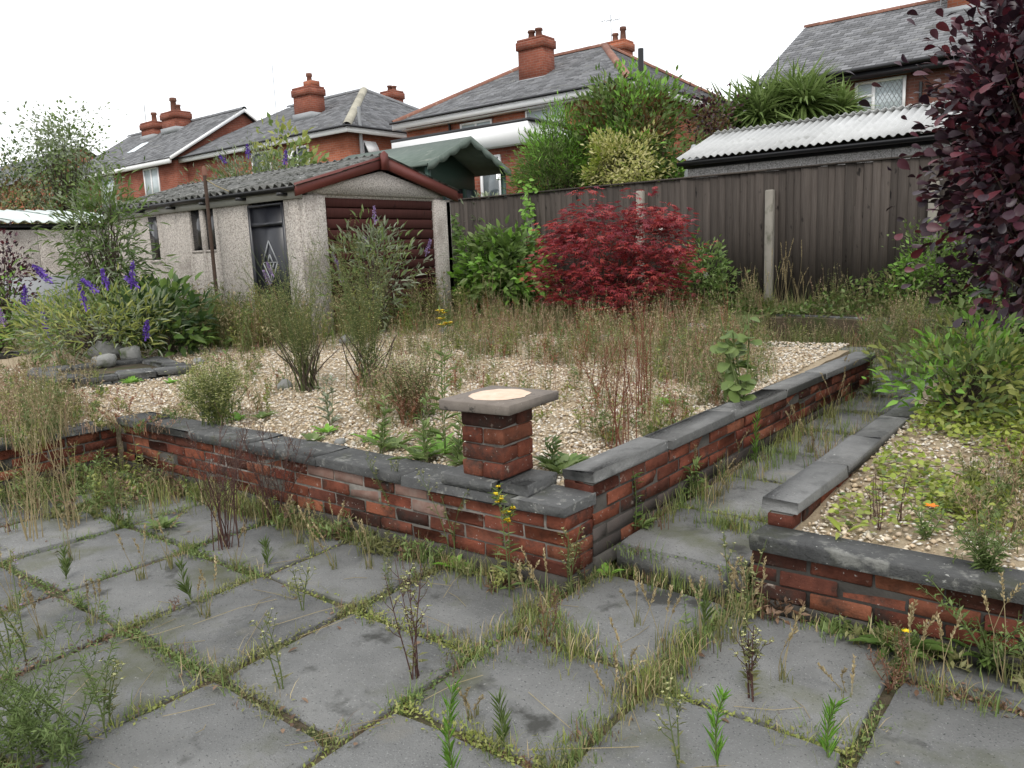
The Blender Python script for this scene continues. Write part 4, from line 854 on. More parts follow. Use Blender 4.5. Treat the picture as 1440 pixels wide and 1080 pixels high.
# --- house 0
O0 = V3(-34, 20.8, .5); h0 = thing('house', O0, 'brown brick gabled house with two red chimneys and a skylight', 'house')
MB().prism([(17.5-O0[1], 0), (24.2-O0[1], 0), (24.2-O0[1], 5.0), (20.8-O0[1], 7.2), (17.5-O0[1], 5.0)], -40.0-O0[0], -30.5-O0[0], 'x').obj('wall', hb_red, h0)
P = lambda *k: rel(O0, *k)
rf = roof_part(h0, [(P(-40.3, 17.2, 5.6), P(-30.3, 17.2, 5.6), P(-40.3, 20.8, 7.85), P(-30.3, 20.8, 7.85)), (P(-30.3, 24.4, 5.6), P(-40.3, 24.4, 5.6), P(-30.3, 20.8, 7.85), P(-40.3, 20.8, 7.85))], slate_m)
ridge_line(rf, P(-40.3, 20.8, 7.88), P(-30.3, 20.8, 7.88), slate_m)
for s in (17.2, 24.4): MB().prism([(s-O0[1], 5.5-.5), (20.8-O0[1], 7.72-.5), (20.8-O0[1], 7.86-.5), (s-O0[1], 5.64-.5)] if s < 20 else [(20.8-O0[1], 7.72-.5), (s-O0[1], 5.5-.5), (s-O0[1], 5.64-.5), (20.8-O0[1], 7.86-.5)], -30.34-O0[0], -30.28-O0[0], 'x').obj('verge_board', white_m, h0)
MB().box(-40.2-O0[0], -30.4-O0[0], 17.22-O0[1], 17.3-O0[1], 4.9, 5.08).obj('fascia', white_m, h0)
chimney(h0, -36.9-O0[0], 20.3-O0[1], 6.7, 7.55, 1.1, .7, hb_red, ((.1, 0, .45, .13),)); chimney(h0, -34.9-O0[0], 20.3-O0[1], 6.8, 7.75, 1.2, .75, hb_red, ((-.1, 0, .65, .15), (.3, 0, .3, .1)))
q = MB(); q.add([P(-36.4, 18.55, 6.48), P(-35.6, 18.55, 6.48), P(-35.6, 19.35, 6.98), P(-36.4, 19.35, 6.98)], [(0, 1, 2, 3)]); q.obj('skylight', netglass_m, rf)
window(h0, -33.0-O0[0], -31.8-O0[0], 3.4, 4.9, 'x', 17.5-O0[1], -1, netglass_m, bars=(-32.4-O0[0],)); window(h0, -36.9-O0[0], -35.6-O0[0], 3.4, 4.9, 'x', 17.5-O0[1], -1, netglass_m)
pipes(h0, [P(-38.5, 20.8, 7.8), P(-38.5, 20.8, 9.2)], .02, 'aerial', lead_m)
# --- brown tiled outbuilding in front of it
Ob = V3(-24, 13, .5); ob = thing('outbuilding', Ob, 'low outbuilding with brown tiled roof half hidden by the buddleia', 'outbuilding')
wallbox(ob, Ob, -26.4, -21.2, 13.0, 15.4, .4, 3.0, hb_red)
roof_part(ob, [(rel(Ob, -26.6, 12.8, 3.0), rel(Ob, -21.0, 12.8, 3.0), rel(Ob, -26.6, 14.3, 3.8), rel(Ob, -21.0, 14.3, 3.8)), (rel(Ob, -21.0, 15.6, 3.0), rel(Ob, -26.6, 15.6, 3.0), rel(Ob, -21.0, 14.3, 3.8), rel(Ob, -26.6, 14.3, 3.8))], slate_brown_m)
# --- far small house
Of = V3(-55, 24, .5); hf = thing('house', Of, 'small far brick gable end seen past the birch tree', 'house')
MB().prism([(20.5-Of[1], 0), (27-Of[1], 0), (27-Of[1], 6.2), (23.6-Of[1], 8.2), (20.5-Of[1], 6.2)], -10, 3.2, 'x').obj('wall', hb_orange, hf)
roof_part(hf, [((-10, 20.2-Of[1], 6.1), (3.4, 20.2-Of[1], 6.1), (-10, 23.6-Of[1], 8.35), (3.4, 23.6-Of[1], 8.35)), ((3.4, 27.2-Of[1], 6.1), (-10, 27.2-Of[1], 6.1), (3.4, 23.6-Of[1], 8.35), (-10, 23.6-Of[1], 8.35))], slate_m)
# --- house 3 on the right
O3 = V3(-4.5, 26, .5); h3 = thing('house', O3, 'brown brick house with grey slate roof and leaded white window behind the palms', 'house')
MB().prism([(22.3-O3[1], 0), (30-O3[1], 0), (30-O3[1], 5.0), (26.1-O3[1], 7.15), (22.3-O3[1], 5.0)], -8.1-O3[0], 4-O3[0], 'x').obj('wall', hb_brown, h3)
P = lambda *k: rel(O3, *k)
rf = roof_part(h3, [(P(-8.45, 21.95, 5.6), P(4.2, 21.95, 5.6), P(-8.45, 26.1, 7.85), P(4.2, 26.1, 7.85)), (P(4.2, 30.3, 5.6), P(-8.45, 30.3, 5.6), P(4.2, 26.1, 7.85), P(-8.45, 26.1, 7.85))], slate_m)
ridge_line(rf, P(-8.45, 26.1, 7.88), P(4.2, 26.1, 7.88), terra_m)
q = MB(); q.tubes([[P(-8.4, 21.9, 5.56), P(4.2, 21.9, 5.56)]], [[.06]*2], 6); q.obj('gutter', black_m, h3)
MB().box(-8.1-O3[0], 4.1-O3[0], 21.97-O3[1], 22.0-O3[1], 4.82, 5.02).obj('fascia', black_m, h3)
chimney(h3, -3.95-O3[0], 25.4-O3[1], 6.6, 8.6, .8, .7, hb_orange, ((0, 0, .4, .12),))
pipes(h3, [P(-4.6, 25.6, 7.3), P(-4.6, 25.6, 9)], .02, 'aerial', lead_m)
w = window(h3, -5.9-O3[0], -4.7-O3[0], 3.75, 4.82, 'x', 22.3-O3[1], -1, netglass_m, bars=(-5.45-O3[0],), hbars=((-5.85-O3[0], -5.45-O3[0], 4.45),), frame=.07)
q = MB(); x0, x1, z0, z1, yy = -5.4-O3[0], -4.76-O3[0], 3.82, 4.75, 22.3-O3[1]-.024
for k in range(-12, 14):          # diamond leading
    for s in (1, -1):
        xa = x0+k*.11; pts = []
        zz0 = z0; xb = xa+s*(z1-z0)*.6
        t0, t1 = 0., 1.
        for (lo, hi) in ((x0, x1),):
            d = xb-xa
            ta, tb_ = sorted(((lo-xa)/d, (hi-xa)/d)); t0 = max(t0, ta); t1 = min(t1, tb_)
        if t1-t0 > .03: q.tubes([[(xa+(xb-xa)*t0, yy, z0+(z1-z0)*t0), (xa+(xb-xa)*t1, yy, z0+(z1-z0)*t1)]], [[.006, .006]], 4)
q.obj('leading', lead_m, w)
MB().box(-6.0-O3[0], -4.6-O3[0], 22.25-O3[1], 22.297-O3[1], 4.83, 4.95).obj('lintel', hb_brown, h3)
pipes(h3, [P(-4.35, 22.2, 5.1), P(-4.35, 22.2, 2.5)], .04)
# pale tarpaulin beside the white roofed garage
p = pY(975, 215, 11.6); q = MB(); V = []
for j, z in enumerate((0, .45, .9, 1.15)):
    for i in range(7):
        a = i/6*2*math.pi; r = (.2, .18, .13, .03)[j]*(1+.3*math.sin(3*a+j)); V.append((r*math.cos(a), r*math.sin(a)*.7, z))
q.add(V, [(7*j+i, 7*j+(i+1) % 7, 7*j+7+(i+1) % 7, 7*j+7+i) for j in range(3) for i in range(7)])
o = q.obj('garden_cover', plain('grey_sheet', (.4, .42, .44), .6), None, smooth=True, loc=(p[0], p[1], 1.75)); tag(o, 'pale grey wrapped plant cover beside the white roofed garage', 'cover')
MB().box(-.03, .03, -.03, .03, -1.2, .05).obj('stake', bark_m, o)
# ================================================================== PLANTS
def mpp(p): return depth(p)/F_PX                      # metres per photo pixel at p
UP = V3(0, 0, 1)
def stem_paths(n, base, H, spread, k=5, lean=.15, basew=.02):
    """n curved stems from base; returns (n,k,3)"""
    az = rng.random(n)*2*np.pi; t = np.linspace(0, 1, k)
    h = H*(.72+.35*rng.random(n)); sp = spread*(.3+.7*rng.random(n))
    P = np.zeros((n, k, 3))
    b0 = rng.normal(size=(n, 2))*basew
    wob = rng.normal(size=(n, 2))*lean*H*.25
    for i, ti in enumerate(t):
        P[:, i, 0] = b0[:, 0]+np.cos(az)*sp*ti**1.4+wob[:, 0]*math.sin(ti*3); P[:, i, 1] = b0[:, 1]+np.sin(az)*sp*ti**1.4+wob[:, 1]*math.sin(ti*3); P[:, i, 2] = h*ti
    return P
def along(P, m, t0=.15, t1=1.):
    """m random points per path with tangents -> (N,3),(N,3),t"""
    n, k, _ = P.shape; t = t0+(t1-t0)*rng.random((n, m)); f = t*(k-1); i = np.minimum(f.astype(int), k-2); u = (f-i)[..., None]
    a = P[np.arange(n)[:, None], i]; b_ = P[np.arange(n)[:, None], i+1]
    return (a+(b_-a)*u).reshape(-1, 3), (b_-a).reshape(-1, 3), t.reshape(-1)
def leafdirs(T, out=.8, up=.2):
    T = T/(np.linalg.norm(T, axis=1, keepdims=True)+1e-9); r = unit(len(T)); r -= T*(r*T).sum(1, keepdims=True); r /= np.linalg.norm(r, axis=1, keepdims=True)+1e-9
    D = r*out+T*(1-out)+UP*up; return D/(np.linalg.norm(D, axis=1, keepdims=True)+1e-9)
def herb(name, pos, H, label, cat='weed', group=None, nst=3, spread=.06, r0=.003, leafmat='green', stemmat=gstem_m, nleaf=25, L=.06, W=.012, lt=(.08, 1.), out=.75, up=.1, kind='simple', taper=.5,
         flower=None, nfl=0, fsize=.01, ft=(.85, 1.), side=0, sidelen=.1, basew=.01, parts=True, k=5, lean=.12, sr=(.35, .98)):
    """upright plant: stems with leaves (and side twigs, flowers)"""
    o = thing(name, pos, label, cat, group)
    P = stem_paths(nst, None, H, spread, k, lean, basew)
    rad = np.linspace(r0, r0*.35, k)[None].repeat(nst, 0)
    q = MB(); q.tubes(P, rad, 4)
    tw = None
    if side:
        A, T, t = along(P, side, *sr); D = leafdirs(T, .6, .35); l = sidelen*(.4+.6*rng.random(len(A)))*(1.15-t*.5)
        tw = np.stack([A, A+D*l[:, None]*.55, A+D*l[:, None]+UP*l[:, None]*.25], 1); q.tubes(tw, np.array([r0*.5, r0*.35, r0*.2])[None].repeat(len(A), 0), 3)
    q.obj('stem', stemmat, o)
    q = MB(); A, T, t = along(P, nleaf, *lt); D = leafdirs(T, out, up); sz = (1-taper*t)*(.6+.6*rng.random(len(A)))
    q.leaves(A, D, UP+rng.normal(size=A.shape)*.3, L*sz, W*sz, kind)
    if tw is not None:
        A2, T2, t2 = along(tw, 4, .2, 1.); q.leaves(A2, leafdirs(T2, .7, .1), UP+rng.normal(size=A2.shape)*.4, L*.5*(.5+.5*rng.random(len(A2))), W*.6, kind)
    q.obj('foliage', L_[leafmat], o)
    if flower and nfl:
        q = MB()
        src = tw if tw is not None else P
        A, T, t = along(src, max(1, int(nfl/len(src))), *ft)
        n = len(A)
        for r_ in range(5):
            a = r_*1.2566+rng.random(n)*.3; D = np.stack([np.cos(a), np.sin(a), .35+0*a], 1); q.leaves(A, D, UP, fsize, fsize*.6, 'simple')
        fo = q.obj('flower', L_[flower], o)
        if nfl > 2: fo['kind'] = 'stuff'
    return o
def tuft(mb, pos, n, H, spread, W=.004, mi=0, lean=.6):
    az = rng.random(n)*6.283; h = H*(.45+.6*rng.random(n)); P = np.tile(pos, (n, 1)); P[:, :2] += rng.normal(size=(n, 2))*spread
    mb.blades(P, az, h, h*lean*rng.random(n), W*(.6+.6*rng.random(n)), mi)
def seed_grass(name, pos, H, label, n=3, group=None, mat='straw', stem=strawstem_m, spread=.05, headL=.09, green=12, fluffy=1.):
    o = thing(name, pos, label, 'grass', group); P = stem_paths(n, None, H, spread, 5, .2, .008)
    q = MB(); q.tubes(P, np.linspace(.0018, .0008, 5)[None].repeat(n, 0), 3); q.obj('stem', stem, o)
    q = MB(); A, T, t = along(P, int(34*fluffy), 1-headL/H, 1.0); D = leafdirs(T, .45, .25); q.leaves(A, D, UP+rng.normal(size=A.shape)*.5, .016*(.5+.7*rng.random(len(A))), .006, 'simple'); q.obj('seed_head', L_[mat], o)
    if green:
        q = MB(); tuft(q, V3(0, 0, 0), green, H*.4, .015, .005); q.obj('blade_tuft', L_['olive'], o)
    return o
def bush(name, pos, label, cat, rx, ry, rz, cz, nclump, nleaf, L, W, leafmats, kind='simple', rc=.2, trunk=.03, group=None, stemmat=bark_m, shell=.55, up=.3, outw=.7, limb=True, flat=1., nlimb=None, droop=0., minz=-.95):
    """shrub or tree: limbs from the base into leaf clumps spread through an uneven ellipsoid"""
    o = thing(name, pos, label, cat, group)
    d = unit(nclump*3); d = d[d[:, 2] > minz][:nclump]; n = len(d)
    ph = rng.random(3)*6; rad = (shell+(1-shell)*rng.random(n)**.6)*(1+.16*np.sin(3*d[:, 0]*2+ph[0])+.14*np.sin(4*d[:, 1]+ph[1])+.1*np.sin(7*d[:, 2]+ph[2]))
    C = d*rad[:, None]*V3(rx, ry, rz)+V3(0, 0, cz); C[:, 2] = np.maximum(C[:, 2], .04)
    if limb:
        m = nlimb or n; idx = rng.permutation(n)[:m]; Pl = np.zeros((m, 5, 3))
        for i, t in enumerate(np.linspace(0, 1, 5)):
            Pl[:, i] = C[idx]*np.array([t**1.5, t**1.5, t**.85])+rng.normal(size=(m, 3))*.03*rx*(0 < t < 1); Pl[:, i, :2] += rng.normal(size=(m, 2))*trunk*.6*(1-t)
        Pl[:, :, 2] = np.maximum(Pl[:, :, 2], 0)
        q = MB(); q.tubes(Pl, (np.array([1, .75, .5, .3, .12])*trunk*.42)[None].repeat(m, 0), 5); q.tubes([[(0, 0, -.1), (0, 0, cz*.3), tuple(V3(.05*rx, 0, cz*.7))]], [[trunk, trunk*.85, trunk*.5]], 7)
        q.obj('trunk', stemmat, o, smooth=True)
    per = np.maximum(1, rng.poisson(nleaf/n, n)); ci = np.repeat(np.arange(n), per); N = len(ci)
    off = rng.normal(size=(N, 3))*rc*np.array([1, 1, .75*flat])*(.6+.5*rng.random((n, 1)))[ci]
    A = C[ci]+off; D = off/(np.linalg.norm(off, axis=1, keepdims=True)+1e-6)*outw+unit(N)*.6+(d[ci]*.5)+UP*up-UP*droop
    nm = d[ci]*.6+UP*.8+rng.normal(size=(N, 3))*.45
    sz = .55+.65*rng.random(N)
    sel = rng.integers(0, len(leafmats), n)[ci] if len(leafmats) > 1 else np.zeros(N, int)
    q = MB()
    for j in range(len(leafmats)):
        k_ = sel == j; q.leaves(A[k_], D[k_], nm[k_], L*sz[k_], W*sz[k_], kind, j)
    q.obj('crown', [L_[x] for x in leafmats], o)
    return o
def spikes(parent, pts, dirs, L, r, mat, name='flower_spike'):
    """buddleia panicles: one tapered bumpy spike each"""
    for p, d in zip(pts, dirs):
        d = V3(*d)/np.linalg.norm(d); n = 110; t = rng.random(n); rr = r*(1-t*.85); u = unit(n)
        A = V3(*p)+d*(t*L)[:, None]+u*rr[:, None]*.8
        q = MB(); q.leaves(A, u+d*.3, unit(n), r*.75, r*.6, 'simple'); q.tubes([[tuple(V3(*p)-d*.05), tuple(V3(*p)+d*L)]], [[r*.35, r*.1]], 4); q.obj(name, L_[mat], parent)

# ---------------------------------------------------------------- trees and shrubs beyond the fence
def at(px, py, D): 
    d = ray(px, py); return V3(0, 0, CAM_H)+d*D
bush('birch_tree', (-21.5, 9.3, .4), 'slender pale leaved birch tree rising beyond the far garage', 'tree', 1.05, 1.05, 1.65, 3.5, 90, 5200, .11, .065, ['sage', 'mid'], rc=.3, trunk=.09, droop=.4, shell=.3)
bush('evergreen_tree', (-22.5, 9.0, .4), 'dark green bushy tree below the birch', 'tree', 1.3, 1.3, 1.6, 2.2, 90, 4200, .12, .06, ['green', 'dark'], rc=.28, trunk=.1)
bush('hedge_tree', (-20.3, 6.9, .4), 'copper brown rounded tree behind the pale ribbed roof', 'tree', 1.5, 1.5, 1.4, 2.0, 80, 4500, .1, .05, ['copper', 'olive'], rc=.3, trunk=.08)
bush('laurel_bush', (-11.6, 3.9, .35), 'bright green bush at the edge beside the far garage', 'bush', .55, .55, .5, .5, 45, 1800, .07, .035, ['green', 'bright'], rc=.13, trunk=.03)
bush('maroon_bush', (-12.3, 4.3, .35), 'dark maroon shrub against the far pebble dashed garage', 'bush', .4, .4, .55, .9, 40, 1400, .07, .04, ['maroon'], rc=.14, trunk=.03)
bb = bush('buddleia_bush', (-14.6, 10.2, .45), 'grey green buddleia showing purple spikes over the garage roof', 'bush', 1.5, 1.0, .95, 2.2, 120, 5200, .13, .03, ['sage', 'mid'], rc=.22, trunk=.05)
spikes(bb, [(.1, -.8, 2.95), (.75, -.7, 3.0), (1.35, -.3, 2.85)], [(-.7, 0, .5), (0, 0, 1), (.3, 0, 1)], .22, .045, 'purple')
bush('sapling', (-15.2, 11.6, .5), 'yellow green leafy sapling topping the buddleia behind the garage', 'tree', .6, .6, .7, 3.1, 26, 500, .2, .1, ['yellowgreen', 'mid'], rc=.2, trunk=.04)
p = pY(785, 232, 11.3); bush('conifer_shrub', (p[0], 11.3, .55), 'feathery mid green conifer shrub beside the summer house', 'shrub', .72, .55, .72, 2.22, 110, 8000, .13, .018, ['mid', 'bright', 'green'], rc=.17, trunk=.06, up=.6)
p = pY(885, 180, 11.9); bush('flowering_shrub', (p[0], 11.9, .55), 'tall loose green shrub with reddish tips above the fence', 'shrub', 1.0, .75, 1.1, 2.5, 170, 11000, .13, .055, ['green', 'mid', 'bright', 'mid', 'copper'], rc=.19, trunk=.06, up=.4)
p = pY(880, 224, 11.0); bush('variegated_shrub', (p[0], 11.0, .55), 'cream and yellow variegated shrub just above the fence top', 'shrub', .56, .4, .42, 2.08, 70, 3400, .09, .036, ['cream', 'cream', 'lime'], rc=.12, trunk=.05, up=.2)
p = pY(993, 182, 13.0); bush('copper_shrub', (p[0], 13.0, .55), 'dusky copper leaved shrub between the tall shrub and palms', 'shrub', .4, .4, .6, 2.6, 45, 1800, .08, .045, ['maroon', 'copper'], rc=.15, trunk=.04)
for k, (px, py, r) in enumerate(((1050, 172, .85), (1112, 152, .9), (1160, 165, .65))):      # cordyline palms
    p = pY(px, py, 15.5+k*.4); o = thing('palm_tree', (p[0], p[1], .55), ('spiky cabbage palm nearest the tall green shrub', 'tallest spiky cabbage palm in the middle of the palms', 'smaller spiky cabbage palm below the leaded window')[k], 'palm', 'cabbage palms behind the garage')
    q = MB(); q.tubes([[(0, 0, -.1), (.03, .02, (p[2]-.55)*.5), (0, 0, p[2]-.55)]], [[.11, .09, .08]], 8); q.obj('trunk', bark_m, o, smooth=True)
    q = MB()
    for j in range(3):
        c = V3((j-1)*.32, (j % 2)*.3-.15, p[2]-.55+.12*(j == 1)); n = 260; d = unit(n); d[:, 2] = d[:, 2]*.8+.25
        q.leaves(c+d*.05, d, UP+rng.normal(size=(n, 3))*.3, r*(.7+.4*rng.random(n)), .055, 'palm')
    q.obj('crown', [L_['mid']], o)

# ---------------------------------------------------------------- shrubs in the garden
bu = bush('buddleia_tree', (-9.7, 4.55, .4), 'tall leafy buddleia growing from the stone ring side of the bed', 'shrub', .4, .4, .78, 1.15, 90, 2600, .14, .026, ['mid', 'green', 'sage'], kind='lance', rc=.2, trunk=.04, up=.3, droop=.25)
b2 = bush('buddleia_bush', (-8.9, 4.0, .4), 'low spreading buddleia with deep purple flower spikes by the stone ring', 'shrub', .95, .6, .32, .4, 90, 2600, .12, .022, ['mid', 'sage', 'yellowgreen'], kind='lance', rc=.16, trunk=.03, up=.4)
tgt = [(62, 385), (68, 470), (35, 425), (135, 408), (150, 402), (185, 400), (192, 402), (120, 432), (205, 473), (70, 395), (5, 455)]
for k, (px, py) in enumerate(tgt):
    D_ = 8.3 if px < 100 else 7.9; p = at(px, py, D_); spikes(b2, [p-V3(-8.9, 4.0, .4)], [((-.8, -.2, .5), (-.3, 0, .9), (.3, 0, .8))[k % 3]], .17+.06*(k % 2), .032, 'purple' if k != 10 else 'mauve')
for px, py, sx in ((212, 430, 1.), (240, 440, .8)):
    p = spot(px, py+60); bush('dock_plant', p, 'dark broad leaved plant at the foot of the buddleia' if sx == 1. else 'smaller dark leaved plant beside the buddleia foot', 'plant', .35*sx, .3, .35, .35, 20, 500, .16, .07, ['dark', 'green'], kind='lance', rc=.13, trunk=.02)
# mid buddleia in front of the garage door
p = spot(530, 470); b3 = bush('buddleia_bush', p, 'young buddleia with mauve spikes in front of the slatted door', 'shrub', .5, .4, .62, .75, 48, 1000, .12, .026, ['sage', 'mid'], kind='lance', rc=.15, trunk=.03, up=.5, shell=.4)
for k, (px, py, dx) in enumerate(((527, 310, 0), (475, 372, -.5), (520, 348, -.6), (480, 395, -.2), (600, 355, .4), (420, 325, .5), (383, 385, -.6), (378, 397, -.5))):
    q_ = at(px, py, depth(p)); spikes(b3, [q_-p], [(dx, 0, .8)], .17, .026, 'mauve')
p = spot(610, 440); bush('buddleia_bush', p, 'small grey leaved buddleia at the corner of the garage', 'shrub', .4, .35, .5, .55, 40, 1100, .12, .025, ['sage', 'mid'], kind='lance', rc=.14, trunk=.02, up=.5)
p = spot(712, 440); bush('leafy_shrub', p, 'dense bright green leafy shrub against the fence near the garage', 'shrub', .62, .5, .52, .55, 80, 3600, .15, .065, ['green', 'mid', 'bright'], kind='lance', rc=.15, trunk=.04, up=.2, droop=.1)
p = spot(692, 425); bush('buddleia_bush', p, 'upright buddleia spire rising above the leafy green shrub', 'shrub', .22, .2, .75, .95, 40, 1000, .14, .028, ['mid', 'sage'], kind='lance', rc=.1, trunk=.02, up=.6)
p = spot(640, 420); bush('leafy_shrub', p, 'low dark green leafy bush at the garage corner', 'shrub', .6, .35, .35, .35, 50, 1800, .11, .05, ['dark', 'green'], kind='lance', rc=.14, trunk=.03)
p = spot(775, 425); bush('rose_shrub', p, 'thin leafy shrub between the green shrub and the maple', 'shrub', .3, .3, .35, .4, 30, 900, .07, .035, ['green', 'mid'], rc=.12, trunk=.02)
# Japanese maple
p = spot(862, 455); p = V3(p[0], p[1], p[2]); mp = mpp(p)
ac = thing('maple_tree', p, 'low spreading red Japanese maple in front of the fence', 'tree')
nC = 210; a = rng.random(nC)*6.283; rr = np.sqrt(rng.random(nC)); zz = np.round(rng.random(nC)*7)/7+rng.normal(size=nC)*.02
C = np.stack([np.cos(a)*rr*1.0*(1-.35*np.abs(zz-.45)), np.sin(a)*rr*.8*(1-.35*np.abs(zz-.45)), .25+zz*1.22+.1*np.cos(a*3)], 1); C[:, 2] -= (rr**2)*.25*zz
q = MB(); Pl = np.zeros((60, 5, 3))
for i, t in enumerate(np.linspace(0, 1, 5)): Pl[:, i] = C[:60]*np.array([t**1.3, t**1.3, t**.8])+rng.normal(size=(60, 3))*.03*(0 < t < 1)
q.tubes(Pl, (np.array([1, .7, .45, .3, .12])*.014)[None].repeat(60, 0), 5); q.tubes([[(0, 0, -.1), (.02, .01, .25), (0, .03, .5)]], [[.05, .04, .025]], 8); q.obj('trunk', bark_m, ac, smooth=True)
ci = rng.integers(0, nC, 4700); off = rng.normal(size=(4700, 3))*np.array([.11, .11, .035]); A = C[ci]+off; D = off*np.array([1, 1, .3])*6+unit(4700)*.35+np.stack([np.cos(a[ci]), np.sin(a[ci]), -.3+0*a[ci]], 1)*.5
q = MB(); q.leaves(A, D, UP+rng.normal(size=A.shape)*.25, .085*(.6+.6*rng.random(4700)), .085, 'acer'); q.obj('crown', L_['acer'], ac)
# smoke bush at the right, broad shrub below it, green bush by the right post
sb = V3(-.27, 5.75, .45); bush('smoke_bush', sb, 'large dark purple smoke bush overhanging the right hand bed', 'shrub', .68, .75, 1.0, 1.5, 240, 12000, .08, .05, ['maroon'], kind='round', rc=.19, trunk=.06, up=.25, shell=.45)
bush('smoke_bush', V3(.5, 5.4, .4), 'second purple smoke bush stem mass beside the larger one', 'shrub', .8, .8, 1.5, 2.1, 190, 8500, .08, .05, ['maroon'], kind='round', rc=.19, trunk=.06, up=.25, shell=.45)
bush('dark_shrub', V3(-.15, 6.9, .45), 'dark green shrub in the shade under the smoke bush', 'shrub', .6, .6, .5, .5, 70, 2600, .1, .045, ['dark', 'green'], rc=.16, trunk=.03)
p = spot(1352, 585, 'R'); bush('willow_shrub', p, 'fresh green broad leaved shrub at the end of the pale coping', 'shrub', .36, .34, .26, .26, 60, 1700, .07, .026, ['mid', 'bright', 'yellowgreen'], kind='lance', rc=.1, trunk=.025, up=.6)
herb('willow_shoot', spot(1390, 565, 'R'), .42, 'upright leafy shoots rising from the fresh green shrub', 'plant', nst=7, spread=.2, r0=.005, leafmat='mid', nleaf=16, L=.085, W=.032, kind='lance', up=.4, taper=.2)
p = V3(-1.7, 9.85, .5); bush('green_bush', p, 'rounded light green bush at the foot of the fence post', 'bush', .42, .3, .45, .45, 50, 2200, .06, .035, ['mid', 'bright'], rc=.12, trunk=.025)
for px, Y_, n, lab in ((742, 10.05, 26, 'light green creeper climbing the fence post near the leafy shrub'), (638, 9.6, 30, 'glossy creeper on the corner of the garage')):
    c = pY(px, 300, Y_); o = thing('creeper', (c[0], Y_, .55), lab, 'climber'); P = stem_paths(3, None, 1.75, .08, 6, .15); q = MB(); q.tubes(P, np.full((3, 6), .005), 4); q.obj('stem', twig_m, o)
    A, T, t = along(P, 70, .35, 1); q = MB(); q.leaves(A+rng.normal(size=A.shape)*.06, leafdirs(T, .9, -.3), V3(0, -1, .3), .09, .05, 'lance'); q.obj('foliage', L_['bright' if px == 742 else 'green'], o)
p = spot(985, 440); bush('mallow_plant', p, 'leafy green border plant with small white flowers beside the maple', 'plant', .32, .3, .42, .45, 40, 1400, .08, .03, ['green', 'mid'], kind='lance', rc=.12, trunk=.02, up=.4)
o = COL.objects[-1]
for nm, px, py in (('white_flower', 930, 322), ('white_flower', 950, 385), ('white_flower', 945, 392), ('white_flower', 992, 387)):
    c = at(px, py, depth(p)-.1); q = MB(); q.leaves(np.tile(c-p, (6, 1)), np.stack([np.cos(np.arange(6)*1.047), .2+0*np.arange(6), np.sin(np.arange(6)*1.047)], 1), V3(0, -1, .2), .04, .03, 'round')
    pr = [x for x in COL.objects if x.name.startswith('mallow_plant')][0]; q.obj('flower', L_['white'], pr)

# ---------------------------------------------------------------- tall individual weeds
def W(px, py, ty, s='P'):
    p = spot(px, py, s); return p, max(.05, (py-ty)*mpp(p)*1.02)
# bright green fleabane shoots
fle = [(1065, 660, 560, 'T', 'bright green feathery shoot beside the pale path wall'), (640, 1100, 915, 'P', 'tallest bright green feathery shoot standing on the patio joint'), (1010, 1085, 940, 'P', 'bright green feathery shoot next to the dry grass stems'),
       (1165, 1075, 968, 'P', 'pale green feathery shoot in the joint below the low wall'), (708, 1050, 985, 'P', 'short bright green shoot in the joint near the tallest shoot'), (988, 885, 832, 'P', 'short bright green shoot by the concrete step'),
       (163, 745, 678, 'P', 'bright green shoot in front of the side wall'), (93, 815, 775, 'P', 'small bright green shoot at the corner of four slabs'), (270, 845, 770, 'P', 'leafy bright shoot growing between slabs near the dry grass'), (375, 800, 765, 'P', 'small green shoot beside the wall foot')]
for px, py, ty, s, lab in fle:
    p, H = W(px, py, ty, s); herb('fleabane', p, H, lab, 'weed', nst=1, spread=.03, r0=.0035, leafmat='bright' if ty in (560, 915, 940, 968) else 'mid', nleaf=int(50+100*H), L=.065, W=.003, lt=(.05, 1), out=.42, up=.2, taper=.25, lean=.22, basew=.001)
# ragworts
p, H = W(712, 838, 676); herb('ragwort', p, H, 'yellow flowered ragwort growing up against the pillar corner', 'flower', nst=2, spread=.05, r0=.004, leafmat='mid', nleaf=12, L=.09, W=.014, flower='yellow', nfl=40, fsize=.013, ft=(.6, 1), side=9, sidelen=.07, lean=.05, sr=(.8, .99))
p, H = W(628, 640, 432, 'B'); herb('hawkbit', p, H, 'very tall single stem with a yellow flower head behind the wall', 'flower', nst=2, spread=.05, r0=.004, leafmat='mid', nleaf=34, L=.13, W=.016, lt=(.02, .8), flower='yellow', nfl=20, fsize=.03, ft=(.85, 1), side=3, sidelen=.06, lean=.05, sr=(.93, 1))
# branching weeds with small pale flowers on the patio
nip = [(585, 955, 790, 6, 'tall purple stemmed weed branching from the joint near the long wall'), (560, 760, 640, 4, 'airy pale flowered weed against the long wall'), (640, 790, 650, 4, 'thin green weed standing against the pillar side of the long wall'),
       (430, 860, 770, 2, 'single dark stemmed weed in the joint left of the purple weed'), (800, 840, 740, 3, 'thin weed at the wall corner by the step'), (1045, 900, 730, 3, 'tall thin seeding weed at the end of the low wall'),
       (1060, 985, 870, 5, 'brown dying weed with white fluff in the joint'), (395, 970, 850, 2, 'small upright weed between slabs'), (150, 1020, 930, 2, 'spindly weed on the open slabs'), (960, 1085, 975, 2, 'bare green stalk at the near edge of the patio')]
for px, py, ty, n, lab in nip:
    p, H = W(px, py, ty); herb('nipplewort', p, H, lab, 'weed', nst=n, spread=.1*H/.3, r0=.0032, leafmat='olive', stemmat=pstem_m if n > 4 else gstem_m, nleaf=9, L=.045, W=.013, lt=(.1, .8), flower='paleyellow', nfl=n*6, fsize=.006, ft=(.7, 1), side=6, sidelen=.09)
